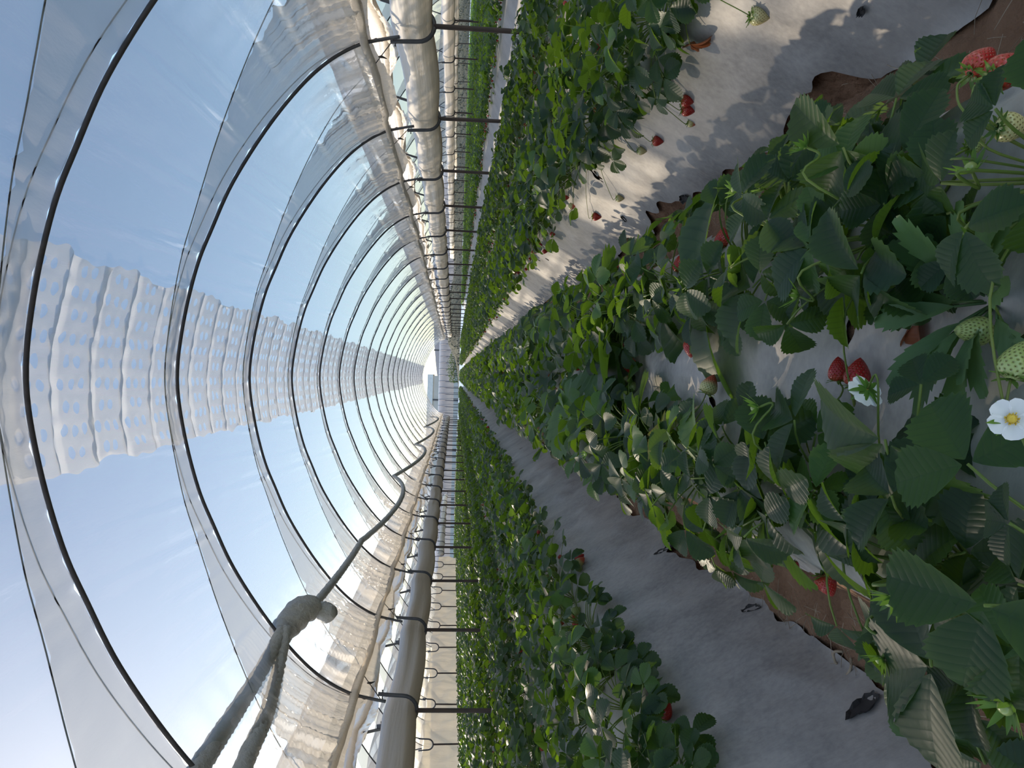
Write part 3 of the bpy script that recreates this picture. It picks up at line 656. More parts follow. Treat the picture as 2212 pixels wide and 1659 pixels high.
# ------------------------------------------------------------------ strawberry plants
def leaflet(Ln, W, nt, nc, fold, curl, pleat, cup=.0, tooth=1.0):
    R = 2*nt; t = np.linspace(0, 1, R+1)[:, None]; c = np.linspace(-1, 1, 2*nc+1)[None, :]; ca = np.abs(c)
    ym = Ln*(.94*t+.06*t*t); xe = W/2*np.sin(math.pi*np.clip(t, 0, 1)**1.12)**.72+.012*W; ye = Ln*(t+.17*np.sin(math.pi*t))
    odd = (np.arange(R+1) % 2 == 1)[:, None]; k = np.clip((t-.18)/.15, 0, 1)*tooth
    xe = xe*(1+k*np.where(odd, .05, -.07)); ye = ye+k*np.where(odd, .022, -.022)*Ln
    ye[-1] = Ln*(1+.01*tooth); xe[-1] = .03*W
    x = xe*c; y = ym+(ye-ym)*ca**.9
    z = np.abs(x)*math.tan(fold)-curl*Ln*(y/Ln)**2-pleat*Ln*np.where(odd, 1, -1)*np.sin(math.pi*np.clip(ca*.92, 0, 1))*np.clip(t*4, 0, 1)
    z = z+cup*W*ca**2*np.sin(math.pi*t)
    UVQ.append(np.stack([np.repeat(c, R+1, 0), np.repeat(np.arange(R+1)[:, None]/2, 2*nc+1, 1)], -1).reshape(-1, 2))
    return np.stack([x, y, z], -1).reshape(-1, 3), grid_faces(R+1, 2*nc+1)
UVQ = []
def leaf_uv(me, nv):                            # every vertex keeps its place across and along the leaflet
    U = np.concatenate(UVQ); UVQ.clear(); idx = np.zeros(len(me.loops), np.int32); me.loops.foreach_get('vertex_index', idx)
    uv = me.uv_layers.new(name='UVMap'); W = np.zeros((len(idx), 2), np.float32); ok = idx < len(U); W[ok] = U[idx[ok]]; uv.data.foreach_set('uv', W.ravel())
LODS = {0: (9, 3), 1: (4, 1), 2: (2, 1), 3: (1, 1)}
def rotz(V, a): c, s = math.cos(a), math.sin(a); return np.stack([V[:, 0]*c-V[:, 1]*s, V[:, 0]*s+V[:, 1]*c, V[:, 2]], -1)
def leaf_geo(size, r, lod, oa=None, ob=None, fold=None, curl=None):
    """a trifoliate leaf: junction at the origin, middle leaflet along +Y, upper side +Z"""
    nt, nc = LODS[lod]; Vs = []; Fs = []; n = 0
    oa = math.radians(r.uniform(62, 92)) if oa is None else math.radians(oa); ob = math.radians(r.uniform(62, 92)) if ob is None else math.radians(ob)
    for a, sc_ in ((0, 1.0), (oa, .92), (-ob, .92)):
        fo = r.uniform(.10, .42) if fold is None else fold+r.uniform(-.06, .06)
        V, F = leaflet(size*sc_, size*sc_*r.uniform(.80, .94), nt, nc, fo, (r.uniform(.05, .42) if curl is None else curl+r.uniform(-.06, .06)), .007 if lod == 0 else .014, r.uniform(-.06, .12), 1.0 if lod < 2 else .5)
        V = V+np.array([0, .07*size, 0])
        if a: 
            tl = r.uniform(-.25, .15)*(1 if a > 0 else -1); c, s = math.cos(tl), math.sin(tl)
            V = np.stack([V[:, 0]*c+V[:, 2]*s, V[:, 1], -V[:, 0]*s+V[:, 2]*c], -1)
        Vs.append(rotz(V, a)); Fs.append(F+n); n += len(V)
    return np.concatenate(Vs), np.concatenate(Fs)
def frame(J, D, Nn):
    D = np.asarray(D, float); D = D/np.linalg.norm(D); Nn = np.asarray(Nn, float); Nn = Nn-D*np.dot(Nn, D); Nn /= np.linalg.norm(Nn); X = np.cross(D, Nn)
    return lambda V: V[:, :1]*X+V[:, 1:2]*D+V[:, 2:3]*Nn+np.asarray(J, float)
def petiole_pts(A, J, D, n=6):
    A, J = np.asarray(A, float), np.asarray(J, float); ctl = A*.45+J*.55; ctl = ctl+np.array([0, 0, .35*np.linalg.norm(J-A)])*.6-np.asarray(D)*.015
    t = np.linspace(0, 1, n)[:, None]; return (1-t)**2*A+2*t*(1-t)*ctl+t*t*J
def berry_mesh(r, ln, name, material, seg=18, rows=12, squash=1.0):
    t = np.linspace(0.0, 1, rows); rad = r*np.sin(math.pi*np.clip(t, .0, 1)**.56)**.68; rad[0] = r*.25; rad[-1] = r*.02
    a = np.arange(seg)*2*math.pi/seg; V = np.stack([rad[:, None]*np.cos(a), rad[:, None]*np.sin(a)*squash, np.repeat(-ln*t[:, None], seg, 1)], -1).reshape(-1, 3)
    G = grid_faces(rows, seg, True)[:, ::-1]; me = bpy.data.meshes.new(name)
    fill_mesh(me, V, G); me.materials.append(material); uv = me.uv_layers.new(name='UVMap')
    uu = np.tile(np.arange(seg)/seg, rows); vv = np.repeat(1-t, seg); U = np.stack([uu[G], vv[G]], -1)
    w = U[:, :, 0].max(1)-U[:, :, 0].min(1) > .5; U[w, :, 0] = np.where(U[w, :, 0] < .5, U[w, :, 0]+1, U[w, :, 0])
    uv.data.foreach_set('uv', U.astype(np.float32).ravel()); return me
def star(n, l, wd, lift, r, base=.004):
    mb = MB()
    for i in range(n):
        a = i*2*math.pi/n+r.uniform(-.15, .15); ll = l*r.uniform(.75, 1.1); li = lift+r.uniform(-.25, .25)
        pts = []
        for t, w in ((0, .5), (.35, 1.), (.7, .7), (1, .06)):
            rr = base*.5+ll*t; zz = ll*(li*t+.35*t*t*(1 if lift < 0 else .4))
            pts += [(rr, -wd*w/2, zz), (rr, 0, zz-.12*wd), (rr, wd*w/2, zz)]
        V = rotz(np.array(pts), a); F = []
        for j in range(3):
            for q in range(2): F.append([j*3+q, j*3+q+1, (j+1)*3+q+1, (j+1)*3+q])
        mb.add(V, F)
    return mb
_rc = random.Random(3)
def ball(r, seg=8, rows=6, zs=1.0):
    v, f = tube([(0, 0, -r*zs*math.cos(t)) for t in np.linspace(.15, math.pi-.15, rows)], [r*math.sin(t) for t in np.linspace(.15, math.pi-.15, rows)], seg); return v, f

class Plant:
    """collects a plant's parts in local coordinates (crown at the origin)"""
    def __init__(s): s.parts = []                 # (name, mesh, label, [(name, mesh)])
    def leaf(s, J, D, Nn, size, r, style='leaf', lod=0, pet=True, A=(0, 0, 0), label=None, **kw):
        UVQ.clear(); V, F = leaf_geo(size, r, lod, **kw); mb = MB(); mb.add(frame(J, D, Nn)(V), F.tolist()); lme = mb.mesh('leaf', [M[style]])
        if lod == 0: leaf_uv(lme, len(V))
        UVQ.clear()
        ch = []
        if pet:
            pm = MB(); P = petiole_pts(A, J, D, 7); v, f = tube(P, np.linspace(.0021, .0014, 7), 6); pm.add(v, f); ch = [('petiole', pm.mesh('petiole', [M['stem']]))]
        s.parts.append(('leaf', lme, label, ch))
    def berry(s, P, T, r, kind, rn, A=(0, 0, .01), ln=2.35, sep=True):
        """P = calyx end, T = the way the tip points"""
        T = np.asarray(T, float); T = T/np.linalg.norm(T); up = np.array([.3, .2, 1.0]); fr = frame(P, np.cross(T, up) if abs(np.dot(T, up)) < 1.0 else np.array([1., 0, 0]), -T)
        me = berry_mesh(r, r*ln, 'strawberry', M[kind]); V = np.array([v.co for v in me.vertices]); me.vertices.foreach_set('co', fr(V).astype(np.float32).ravel()); me.update()
        ch = []
        cb = star(9, r*1.05, r*.42, -.25, rn, r*.2); cb.v = [fr(v) for v in cb.v]; ch.append(('calyx', cb.mesh('calyx', [M['sepal']])))
        A = np.asarray(A, float); P = np.asarray(P, float); mid = (A+P)/2+np.array([0, 0, .05])
        sm = MB(); v, f = tube(smooth_path([A, mid, P-T*.02, P], 5), .0013, 5); sm.add(v, f); ch.append(('fruit_stem', sm.mesh('fruit_stem', [M['stem']])))
        lab = {'red': 'ripe red strawberry', 'half': 'half ripe orange strawberry', 'green': 'unripe green strawberry', 'pale': 'pale unripe strawberry'}[kind]
        s.parts.append(('strawberry', me, lab, ch))
    def flower(s, P, Nn, r, rn, A=(0, 0, .02)):
        fr = frame(P, np.cross(Nn, (.31, .2, .1)), Nn); mb = MB()
        for i in range(5):
            a = i*2*math.pi/5+.2; pts = []
            for t, w in ((.12, .16), (.4, .7), (.7, .92), (.92, .7), (1., .3)):
                for q in (-1, -.5, 0, .5, 1): pts.append((r*t, r*.53*w*q, r*(.10*t*t+.14*abs(q)*w)))
            V = rotz(np.array(pts), a); mb.add(fr(V), grid_faces(5, 5).tolist())
        ce = MB(); v, f = ball(r*.24, 10, 6, .75); ce.add(fr(v+np.array([0, 0, r*.1])), f)
        for i in range(22):
            a = i*2.4; rr = r*(.2+.14*_rc.random()); v, f = tube([(rr*.6*math.cos(a), rr*.6*math.sin(a), .0), (rr*math.cos(a), rr*math.sin(a), r*.22)], [r*.012, r*.035], 4); ce.add(fr(v), f)
        sp = star(10, r*.95, r*.3, -.1, rn, r*.1); sp.v = [fr(v-np.array([0, 0, r*.04])) for v in sp.v]
        A = np.asarray(A, float); P = np.asarray(P, float); st = MB(); v, f = tube(smooth_path([A, (A+P)/2+np.array([0, 0, .03]), P-np.asarray(Nn)*.02, P], 5), .0013, 5); st.add(v, f)
        s.parts.append(('flower', mb.mesh('flower', [M['petal']]), 'white five-petalled flower', [('flower_center', ce.mesh('flower_center', [M['pollen']])), ('sepals', sp.mesh('sepals', [M['sepal']])), ('flower_stem', st.mesh('flower_stem', [M['stem']]))]))
    def bud(s, P, Nn, r, rn, A=(0, 0, .02)):
        fr = frame(P, np.cross(Nn, (.31, .2, .1)), Nn); mb = star(11, r, r*.32, .75, rn, r*.3); mb.v = [fr(v) for v in mb.v]
        ce = MB(); v, f = ball(r*.34, 9, 6, .9); ce.add(fr(v+np.array([0, 0, r*.25])), f)
        A = np.asarray(A, float); P = np.asarray(P, float); st = MB(); v, f = tube(smooth_path([A, A*.4+P*.6+np.array([0, 0, .05]), P-np.asarray(Nn)*.02, P], 5), [.0018]*15+[.0013], 5); st.add(v, f)
        s.parts.append(('flower_bud', mb.mesh('flower_bud', [M['sepal']]), 'green flower bud with pointed sepals', [('bud_core', ce.mesh('bud_core', [M['green']])), ('flower_stem', st.mesh('flower_stem', [M['stem']]))]))
    def random_leaves(s, r, n, lod, pet=True, reach=(.03, .17), hh=(.05, .19), sizes=(.046, .070), lightp=.13, skip=None):
        a0 = r.random()*6.28
        for i in range(n):
            q = (i+.5)/n; a = a0+i*2.39996+r.uniform(-.3, .3); rr = reach[0]+(reach[1]-reach[0])*q**.7*r.uniform(.8, 1.1); h = hh[1]-(hh[1]-hh[0])*q**1.4+r.uniform(-.02, .02)
            o = np.array([math.cos(a), math.sin(a), 0]); J = o*rr+np.array([0, 0, h])
            if skip is not None and skip(J): continue
            b = a+r.uniform(-.7, .7); D = np.array([math.cos(b), math.sin(b), r.uniform(-.75, .45)]); Nn = np.array([0, 0, 1.0])+o*r.uniform(-.2, .9)+np.array([r.uniform(-.6, .6), r.uniform(-.6, .6), 0])
            s.leaf(J, D, Nn, r.uniform(*sizes), r, 'leaf_light' if r.random() < lightp else 'leaf', lod, pet)
    def side_leaves(s, r, n, az, r0, r1, h0=-.06, h1=.09, skip=None):
        for i in range(n):                       # leaves hanging over the edge of the bed
            a = az+r.uniform(-.9, .9); rr = r.uniform(r0, r1); o = np.array([math.cos(a), math.sin(a), 0]); h = h1+(h0-h1)*(rr-r0)/(r1-r0)+r.uniform(-.02, .02)
            J = o*rr+np.array([0, 0, h]); b = a+r.uniform(-.8, .8)
            if skip is not None and skip(J): continue
            s.leaf(J, np.array([math.cos(b), math.sin(b), r.uniform(-1.1, -.2)]), np.array([0, 0, .8])+o*r.uniform(.4, 1.1)+np.array([r.uniform(-.4, .4), r.uniform(-.5, .1), 0]), r.uniform(.05, .072), r, 'leaf', 0)
    def random_fruit(s, r, n, side=None, lod=0):
        for i in range(n):
            a = r.random()*6.28 if side is None else side+r.uniform(-.7, .7); rr = r.uniform(.13, .21); o = np.array([math.cos(a), math.sin(a), 0])
            rad = r.uniform(.012, .017); P = o*rr+np.array([0, 0, .035+r.uniform(0, .015)]); s.berry(P, o*.8+np.array([r.uniform(-.3, .3), r.uniform(-.3, .3), -.45]), rad, r.choice(['red', 'red', 'half', 'green', 'pale']), r)
    def place(s, loc, rz, label, group=None):
        root = empty('strawberry_plant', loc); root.rotation_euler = (0, 0, rz); tag(root, label, 'strawberry plant', group)
        for nm, me, lab, ch in s.parts:
            o = link(nm, me, root)
            if lab: o['label'] = lab
            for cn, cm in ch: link(cn, cm, o)
        return root
    def single(s, name):
        """the same parts joined into one mesh, for plants too small to show them"""
        mats = []; V = []; F = []; mi = []; n = 0
        for nm, me, lab, ch in s.parts:
            for m in [me]+[c[1] for c in ch]:
                k = m.materials[0]
                if k not in mats: mats.append(k)
                vv = np.zeros(len(m.vertices)*3, np.float32); m.vertices.foreach_get('co', vv); V.append(vv.reshape(-1, 3))
                for p in m.polygons: F.append([i+n for i in p.vertices]); mi.append(mats.index(k))
                n += len(m.vertices)
        me = bpy.data.meshes.new(name); fill_mesh(me, np.concatenate(V), F, mi)
        for k in mats: me.materials.append(k)
        return me

# where the plants stand
BAG = []
rp = random.Random(77)
for b, xb in enumerate(BEDS):
    for rr in (0, 1):
        y = .50+.13*rr
        while y < 56: BAG.append((b, rr, xb+(-.19 if rr == 0 else .19)+rp.uniform(-.025, .025), y)); y += .265+rp.uniform(-.02, .02)
def dist(q): return math.hypot(q[2]-CAM[0], q[3])
def inview(q):
    d = np.array([q[2], q[3], .5])-CAM; z = d@_F
    if z < .1: return False
    px = 1106-(d@_U)/z*FPX; py = 829.5-(d@_R)/z*FPX; m = 260/max(z, .4)
    return px < 2212+m*1.2 and -m < py < 1659+m
BAG = [q for q in BAG if inview(q)]
BAG.sort(key=dist)
HERO = [q for q in BAG if q[0] == 2 and q[3] < 2.05]
NEAR = [q for q in BAG if q not in HERO and dist(q) < (3.1 if q[0] in (1, 2, 3) else 0)][:52]
rest = [q for q in BAG if q not in HERO and q not in NEAR]
MID = rest[:300-len(HERO)-len(NEAR)]
FAR = rest[300-len(HERO)-len(NEAR):]
SIDE = {0: 'second bed to the left', 1: 'left bed', 2: 'middle bed', 3: 'right bed', 4: 'second bed to the right'}

# the nearest plants of the middle bed, leaf by leaf: (junction px, py, z), (tip of the middle leaflet px, py, z), style, opening angles, fold, curl
HL_ = [
 ((2090, 1002), .500, (2003, 868), .505, 'leaf', 70, 95, .14, .10), ((2126, 1308), .540, (2072, 1486), .535, 'leaf', 95, 75, .16, .12),
 ((2012, 1440), .480, (1886, 1448), .475, 'leaf', 60, 70, .12, .18), ((2203, 1405), .52, (2196, 1560), .50, 'leaf', 60, 80, .3, .2),
 ((1912, 950), .500, (1838, 1080), .485, 'leaf', 80, 60, .30, .30), ((1905, 1085), .49, (1960, 1190), .47, 'leaf', 70, 70, .3, .3),
 ((1861, 590), .470, (1806, 668), .455, 'leaf', 85, 95, .30, .28), ((1700, 700), .460, (1733, 770), .430, 'leaf', 80, 80, .30, .35),
 ((1821, 318), .470, (1776, 428), .455, 'leaf', 75, 95, .22, .15), ((1910, 440), .450, (1898, 545), .440, 'leaf', 75, 75, .15, .15),
 ((1948, 338), .440, (1880, 290), .440, 'leaf', 80, 80, .12, .12), ((2046, 462), .430, (1990, 530), .425, 'leaf', 80, 80, .15, .2),
 ((1751, 532), .465, (1690, 478), .470, 'leaf', 70, 80, .3, .25), ((1625, 622), .450, (1566, 590), .455, 'leaf', 80, 75, .35, .3),
 ((1521, 648), .440, (1458, 668), .430, 'leaf', 75, 85, .3, .3), ((1428, 682), .440, (1400, 742), .425, 'leaf', 70, 70, .3, .3),
 ((1331, 735), .440, (1290, 760), .435, 'leaf', 70, 70, .2, .25), ((1262, 790), .450, (1310, 842), .44, 'leaf_light', 70, 80, .15, .1),
 ((1716, 908), .480, (1664, 880), .480, 'leaf', 75, 75, .18, .15), ((1672, 990), .475, (1640, 1000), .475, 'leaf', 65, 65, .2, .2),
 ((1640, 945), .47, (1700, 1010), .46, 'leaf', 75, 75, .3, .35), ((1926, 1072), .500, (1850, 1000), .500, 'leaf', 80, 70, .3, .2),
 ((1830, 1130), .48, (1800, 1170), .47, 'leaf', 70, 80, .3, .3), ((1760, 1060), .470, (1700, 1020), .475, 'leaf_light', 70, 80, .25, .2),
 ((1848, 1195), .45, (1830, 1262), .42, 'leaf', 70, 70, .35, .4), ((1760, 1150), .45, (1730, 1190), .42, 'leaf', 70, 70, .35, .4),
 ((1660, 1090), .45, (1610, 1120), .43, 'leaf', 70, 70, .3, .3), ((1590, 1000), .46, (1560, 1050), .44, 'leaf', 70, 70, .3, .3),
 ((1520, 990), .45, (1480, 1020), .44, 'leaf_light', 70, 70, .3, .3), ((1440, 940), .45, (1412, 905), .46, 'leaf_yellow', 65, 75, .2, .2),
 ((1990, 830), .46, (1965, 770), .455, 'leaf', 70, 70, .15, .15), ((2060, 560), .425, (2095, 640), .42, 'leaf', 70, 80, .2, .2),
 ((2150, 235), .47, (2080, 215), .475, 'leaf', 60, 60, .2, .2), ((2005, 640), .40, (2028, 585), .41, 'leaf', 70, 70, .2, .2),
 ((1960, 1150), .44, (2040, 1180), .43, 'leaf', 70, 70, .2, .2), ((2180, 1130), .50, (2110, 1120), .50, 'leaf', 70, 60, .25, .2),
 ((1560, 920), .46, (1540, 870), .46, 'leaf', 70, 70, .2, .2), ((1985, 690), .385, (1925, 700), .375, 'leaf_dry', 60, 60, .4, .5),
 ((1330, 900), .45, (1290, 930), .44, 'leaf', 70, 70, .3, .3), ((1390, 985), .44, (1350, 1000), .43, 'leaf', 70, 70, .3, .3)]
BR_ = [  # berries: px, py of the middle, z, radius px, way of the tip in the photograph, kind
 (2175, 150, .415, 40, (.75, -.6), 'red'), (2118, 135, .42, 34, (.5, -.85), 'red'), (2182, 290, .43, 33, (.3, .3), 'pale'), (2105, 706, .405, 34, (-.9, -.2), 'green'),
 (2198, 782, .45, 40, (.1, -.9), 'green'), (1812, 800, .40, 24, (-.3, -.9), 'red'), (1853, 808, .405, 29, (-.1, -.9), 'red'), (1562, 516, .36, 20, (-.2, -.9), 'red'),
 (1468, 572, .37, 16, (-.3, -.9), 'red'), (1502, 528, .34, 15, (-.3, -.8), 'green'), (1362, 792, .40, 16, (.1, .9), 'red'), (1533, 832, .40, 20, (.1, -.8), 'half'), (1786, 1262, .30, 24, (.2, .9), 'red'),
 (1492, 752, .40, 17, (-.2, .9), 'red'), (1686, 1205, .36, 20, (.2, .6), 'green'), (1535, 918, .40, 16, (.2, .8), 'green'), (2108, 310, .44, 20, (.4, -.4), 'green'), (1718, 1222, .30, 10, (.2, .6), 'red'),
 (1187, 815, .40, 9, (0, -.9), 'red'), (1217, 838, .40, 9, (0, .9), 'red'), (1242, 832, .40, 9, (.3, .9), 'half'), (1155, 820, .40, 7, (.3, .9), 'red'), (1480, 1090, .36, 12, (.3, .6), 'green')]
FL_ = [(2186, 905, .565, 46, (.05, -.75, .65)), (1873, 842, .475, 40, (-.55, .75, .1))]
BD_ = [(1592, 412, .47, 26, (.25, -.3, .8)), (1650, 408, .45, 22, (.4, -.2, .7)), (1742, 318, .50, 30, (.5, .3, .6)), (1420, 562, .46, 20, (.3, 0, .9)), (1928, 1292, .50, 40, (-.6, .2, .6)), (2180, 1520, .50, 52, (-.5, -.2, .7)),
       (1638, 880, .50, 30, (-.2, .5, .8)), (2100, 370, .46, 40, (.5, -.3, .5)), (2095, 515, .42, 44, (.2, .4, .6)), (1905, 1420, .47, 30, (-.7, .1, .4)), (1725, 640, .47, 30, (.2, .3, .8)), (1480, 625, .46, 26, (.1, .3, .8))]
def nearest(P, pool): return min(pool, key=lambda q: (q[2]-P[0])**2+(q[3]-P[1])**2)
def photo_dir(dx, dy): return -_U*dx-_R*dy
plants = {q: Plant() for q in HERO}
rh = random.Random(21)
def loc(q): return np.array([q[2], q[3], BED_H-.002])
for (jp, jz, tp, tz, st, oa, ob, fo, cu) in HL_:
    J = at(*jp, jz); T = at(*tp, tz); q = nearest(J, HERO); o = loc(q); D = T-J; ln = np.linalg.norm(D)
    tc = CAM-J; tc = tc/np.linalg.norm(tc); Nn = np.array([0, 0, .42])+tc*1.0
    plants[q].leaf(J-o, D, Nn, ln/1.05, rh, st, 0, True, oa=oa, ob=ob, fold=fo, curl=cu, label={'leaf_yellow': 'yellow and orange leaf', 'leaf_dry': 'withered brown leaf', 'leaf_light': 'bright young green leaf'}.get(st))
def depth(P): return float((P-CAM)@_F)
for (px, py, z, rp_, td, kd) in BR_:
    c = at(px, py, z); r = rp_*depth(c)/FPX*.96; T = photo_dir(*td)+np.array([0, 0, -.25]); T = T/np.linalg.norm(T); q = nearest(c, HERO); o = loc(q)
    plants[q].berry(c-T*r*1.05-o, T, r, kd, rh)
for (px, py, z, rp_, n) in FL_:
    c = at(px, py, z); q = nearest(c, HERO); plants[q].flower(c-loc(q), np.array(n)/np.linalg.norm(n), rp_*depth(c)/FPX, rh)
for (px, py, z, rp_, n) in BD_:
    c = at(px, py, z); q = nearest(c, HERO); plants[q].bud(c-loc(q), np.array(n)/np.linalg.norm(n), rp_*depth(c)/FPX, rh)
SHOWN = [(b[0], b[1], b[3]) for b in BR_]+[(f[0], f[1], f[3]) for f in FL_]+[(1862, 820, 40)]
def hides(o, more=()):                             # would a loose leaf here grow right in front of one of these berries or flowers?
    def f(J):
        P = J+o; z = depth(P); px = 1106-float((P-CAM)@_U)/z*FPX; py = 829.5-float((P-CAM)@_R)/z*FPX; m = .036/z*FPX
        return any(math.hypot(px-a, py-b) < m+.8*c for a, b, c in list(SHOWN)+list(more)) or z < .12
    return f
def clear_zone(q):
    o = loc(q); hd = hides(o)
    def f(J):
        P = J+o; x = P[0]-BC
        if hd(J): return True
        return P[1] < 1.75 and P[1] > .72 and -.06 < x < (.09 if P[1] < 1.3 else .07)          # the mulch between the two rows stays in view
    return f
HERO_LABEL = {}
for i, q in enumerate(HERO):
    n = 17 if q[3] < .8 else 18 if q[3] < 1.3 else 18
    plants[q].random_leaves(rh, n, 0, True, (.03, .15), (.02, .105) if q[3] < .9 else (.03, .14), (.05, .07), .12, clear_zone(q))
    plants[q].side_leaves(rh, 5, math.pi if q[1] == 0 else 0, .14, .24, skip=hides(loc(q)))
rows = {0: sorted([q for q in HERO if q[1] == 0], key=lambda q: q[3]), 1: sorted([q for q in HERO if q[1] == 1], key=lambda q: q[3])}
ORD = ['nearest', 'second', 'third', 'fourth', 'fifth', 'sixth', 'seventh', 'eighth']
def hero_label(q):
    k = rows[q[1]].index(q); kinds = [p[0] for p in plants[q].parts]; labs = [p[2] for p in plants[q].parts]
    ft = ('a white flower' if 'flower' in kinds else 'red berries' if labs.count('ripe red strawberry') > 1 else 'one red berry' if 'ripe red strawberry' in labs else 'green buds' if 'flower_bud' in kinds else 'dense dark leaves')
    return '%s strawberry plant in the %s row of the middle bed, with %s' % (ORD[k], 'left' if q[1] == 0 else 'right', ft)
for q in HERO: plants[q].place(tuple(loc(q)), 0, hero_label(q))

# other near plants: a few kinds, copied with all their parts
rk = random.Random(9); protos = []
for v in range(7):
    P = Plant(); P.random_leaves(rk, 17, 0, True, (.03, .19), (.03, .175), (.054, .078), .15); P.random_fruit(rk, rk.choice([1, 2, 3]))
    if v % 2 == 0: P.bud(np.array([.06, .05*(v-3), .17]), np.array([.3, .2, .9]), .016, rk)
    if v in (2, 5): P.flower(np.array([-.08, .04, .16]), np.array([-.3, -.4, .8]), .014, rk)
    protos.append(P)
def near_label(q):
    r_ = ('inner' if (q[0] == 1 and q[1] == 1) or (q[0] == 3 and q[1] == 0) else 'outer') if q[0] != 2 else ('left' if q[1] == 0 else 'right')
    if q[0] == 2: return 'strawberry plant in the %s row of the middle bed, beyond the close single plants' % r_, 'middle bed %s row' % r_
    return 'leafy strawberry plant in the near stretch of the %s row on the %s' % (r_, SIDE[q[0]]), '%s near %s row' % (SIDE[q[0]], r_)
near_roots = []
EXTRA = [  # berries lying on the sides of the left and right beds: px, py, z, radius px, tip, kind, bed
 (1647, 30, .30, 23, (.75, .5), 'pale', 3), (1490, 212, .30, 13, (.9, .3), 'red', 3), (1492, 231, .30, 14, (.9, .3), 'red', 3), (1425, 300, .29, 11, (.9, .3), 'red', 3), (1390, 322, .29, 9, (.9, .3), 'pale', 3), (1498, 262, .29, 9, (.9, .3), 'half', 3),
 (1342, 425, .29, 8, (.9, .3), 'pale', 3), (1292, 464, .30, 12, (.9, .3), 'red', 3), (1240, 487, .33, 8, (.9, .3), 'red', 3), (1268, 520, .29, 9, (.9, .3), 'red', 3), (1259, 545, .29, 11, (.9, .4), 'red', 3), (1230, 568, .3, 8, (.9, .4), 'red', 3), (1190, 611, .3, 6, (.9, .4), 'red', 3), (1278, 492, .3, 8, (.9, .4), 'green', 3),
 (1447, 1546, .375, 17, (.2, -.9), 'red', 1), (1256, 1212, .36, 12, (.7, -.7), 'red', 1), (1254, 1232, .365, 12, (.4, .6), 'green', 1), (1258, 1220, .37, 12, (.4, -.6), 'half', 1), (1211, 1190, .37, 10, (.2, -.8), 'half', 1), (1194, 1108, .36, 10, (.3, -.8), 'red', 1), (1192, 1165, .37, 9, (.3, -.8), 'red', 1), (1252, 1578, .42, 13, (.3, .8), 'red', 1), (1253, 1320, .38, 10, (.6, -.5), 'green', 1), (1255, 1350, .38, 10, (.6, -.5), 'red', 1), (1303, 1490, .39, 10, (.6, -.5), 'green', 1), (1185, 1115, .37, 8, (.2, -.8), 'red', 1), (1150, 1040, .37, 7, (.2, -.8), 'red', 1)]
ex = {}
pool = {b: [q for q in NEAR if q[0] == b] for b in (1, 3)}
for e in EXTRA:
    c, nn = surf(e[0], e[1]); c = c+nn*min(e[3]*depth(c)/FPX, .021)*.85; q = nearest(c, pool[e[6]]) if pool[e[6]] else None
    if q is not None and math.hypot(q[2]-c[0], q[3]-c[1]) < .9: ex.setdefault(q, []).append((c, e))
SHOWN += [(e[0], e[1], e[3]+6) for e in EXTRA]
for i, q in enumerate(NEAR):
    inner = (q[0] == 1 and q[1] == 1) or (q[0] == 3 and q[1] == 0)
    lb, gp = near_label(q); rz = rk.random()*6.28 if not (q in ex or inner) else 0
    if q in ex or inner:
        o = loc(q); P = Plant(); P.random_leaves(rk, 17, 0, True, (.03, .18), (.03, .17), (.054, .078), .15, hides(o))
        if inner: P.side_leaves(rk, 7, 0 if q[0] == 1 else math.pi, .13, .22 if q[0] == 3 else .19, .0, .09, hides(loc(q)))
        for c, e in ex.get(q, []):
            T = photo_dir(*e[4])+np.array([0, 0, -.2]); T = T/np.linalg.norm(T); r = min(e[3]*depth(c)/FPX, .021); P.berry(c-T*r-o, T, r, e[5], rk)
        if q[0] == 3 and q[3] < 1.9:
            J = at(1490, 95, .35); P.leaf(J-o, at(1545, 112, .27)-J, np.array([-.7, -.1, .6]), .055, rk, 'leaf_dry', 0, True, fold=.5, curl=.5, oa=40, ob=45, label='withered red-brown leaf')
    else: P = protos[i % len(protos)]
    near_roots.append(P.place(tuple(loc(q)), rz, lb, gp))

# plants farther on: foliage and berries only, copied
mids = []
for v in range(8):
    P = Plant(); P.random_leaves(rk, 16, 1, True, (.03, .20), (.03, .175), (.055, .080), .16)
    if v % 3 == 0: P.bud(np.array([.05, .03, .18]), np.array([.3, .2, .9]), .016, rk)
    kids = [('foliage', P.single('foliage'), None)]
    for i in range(rk.choice([1, 2, 2, 3])):
        a = rk.random()*6.28; o = np.array([math.cos(a), math.sin(a), 0]); kd = rk.choice(['red', 'red', 'half', 'green']); me = berry_mesh(.014, .032, 'strawberry', M[kd], 8, 5)
        V = np.zeros(len(me.vertices)*3, np.float32); me.vertices.foreach_get('co', V); V = V.reshape(-1, 3)+o*rk.uniform(.15, .25)+np.array([0, 0, .05]); me.vertices.foreach_set('co', V.astype(np.float32).ravel())
        kids.append(('strawberry', me, {'red': 'ripe red strawberry', 'half': 'half ripe orange strawberry', 'green': 'unripe green strawberry'}[kd]))
    mids.append(kids)
def mid_label(q):
    r_ = 'left row' if q[1] == 0 else 'right row'
    return 'small strawberry plant farther back in the %s of the %s' % (r_, SIDE[q[0]]), 'farther plants, %s, %s' % (SIDE[q[0]], r_)
first = {}
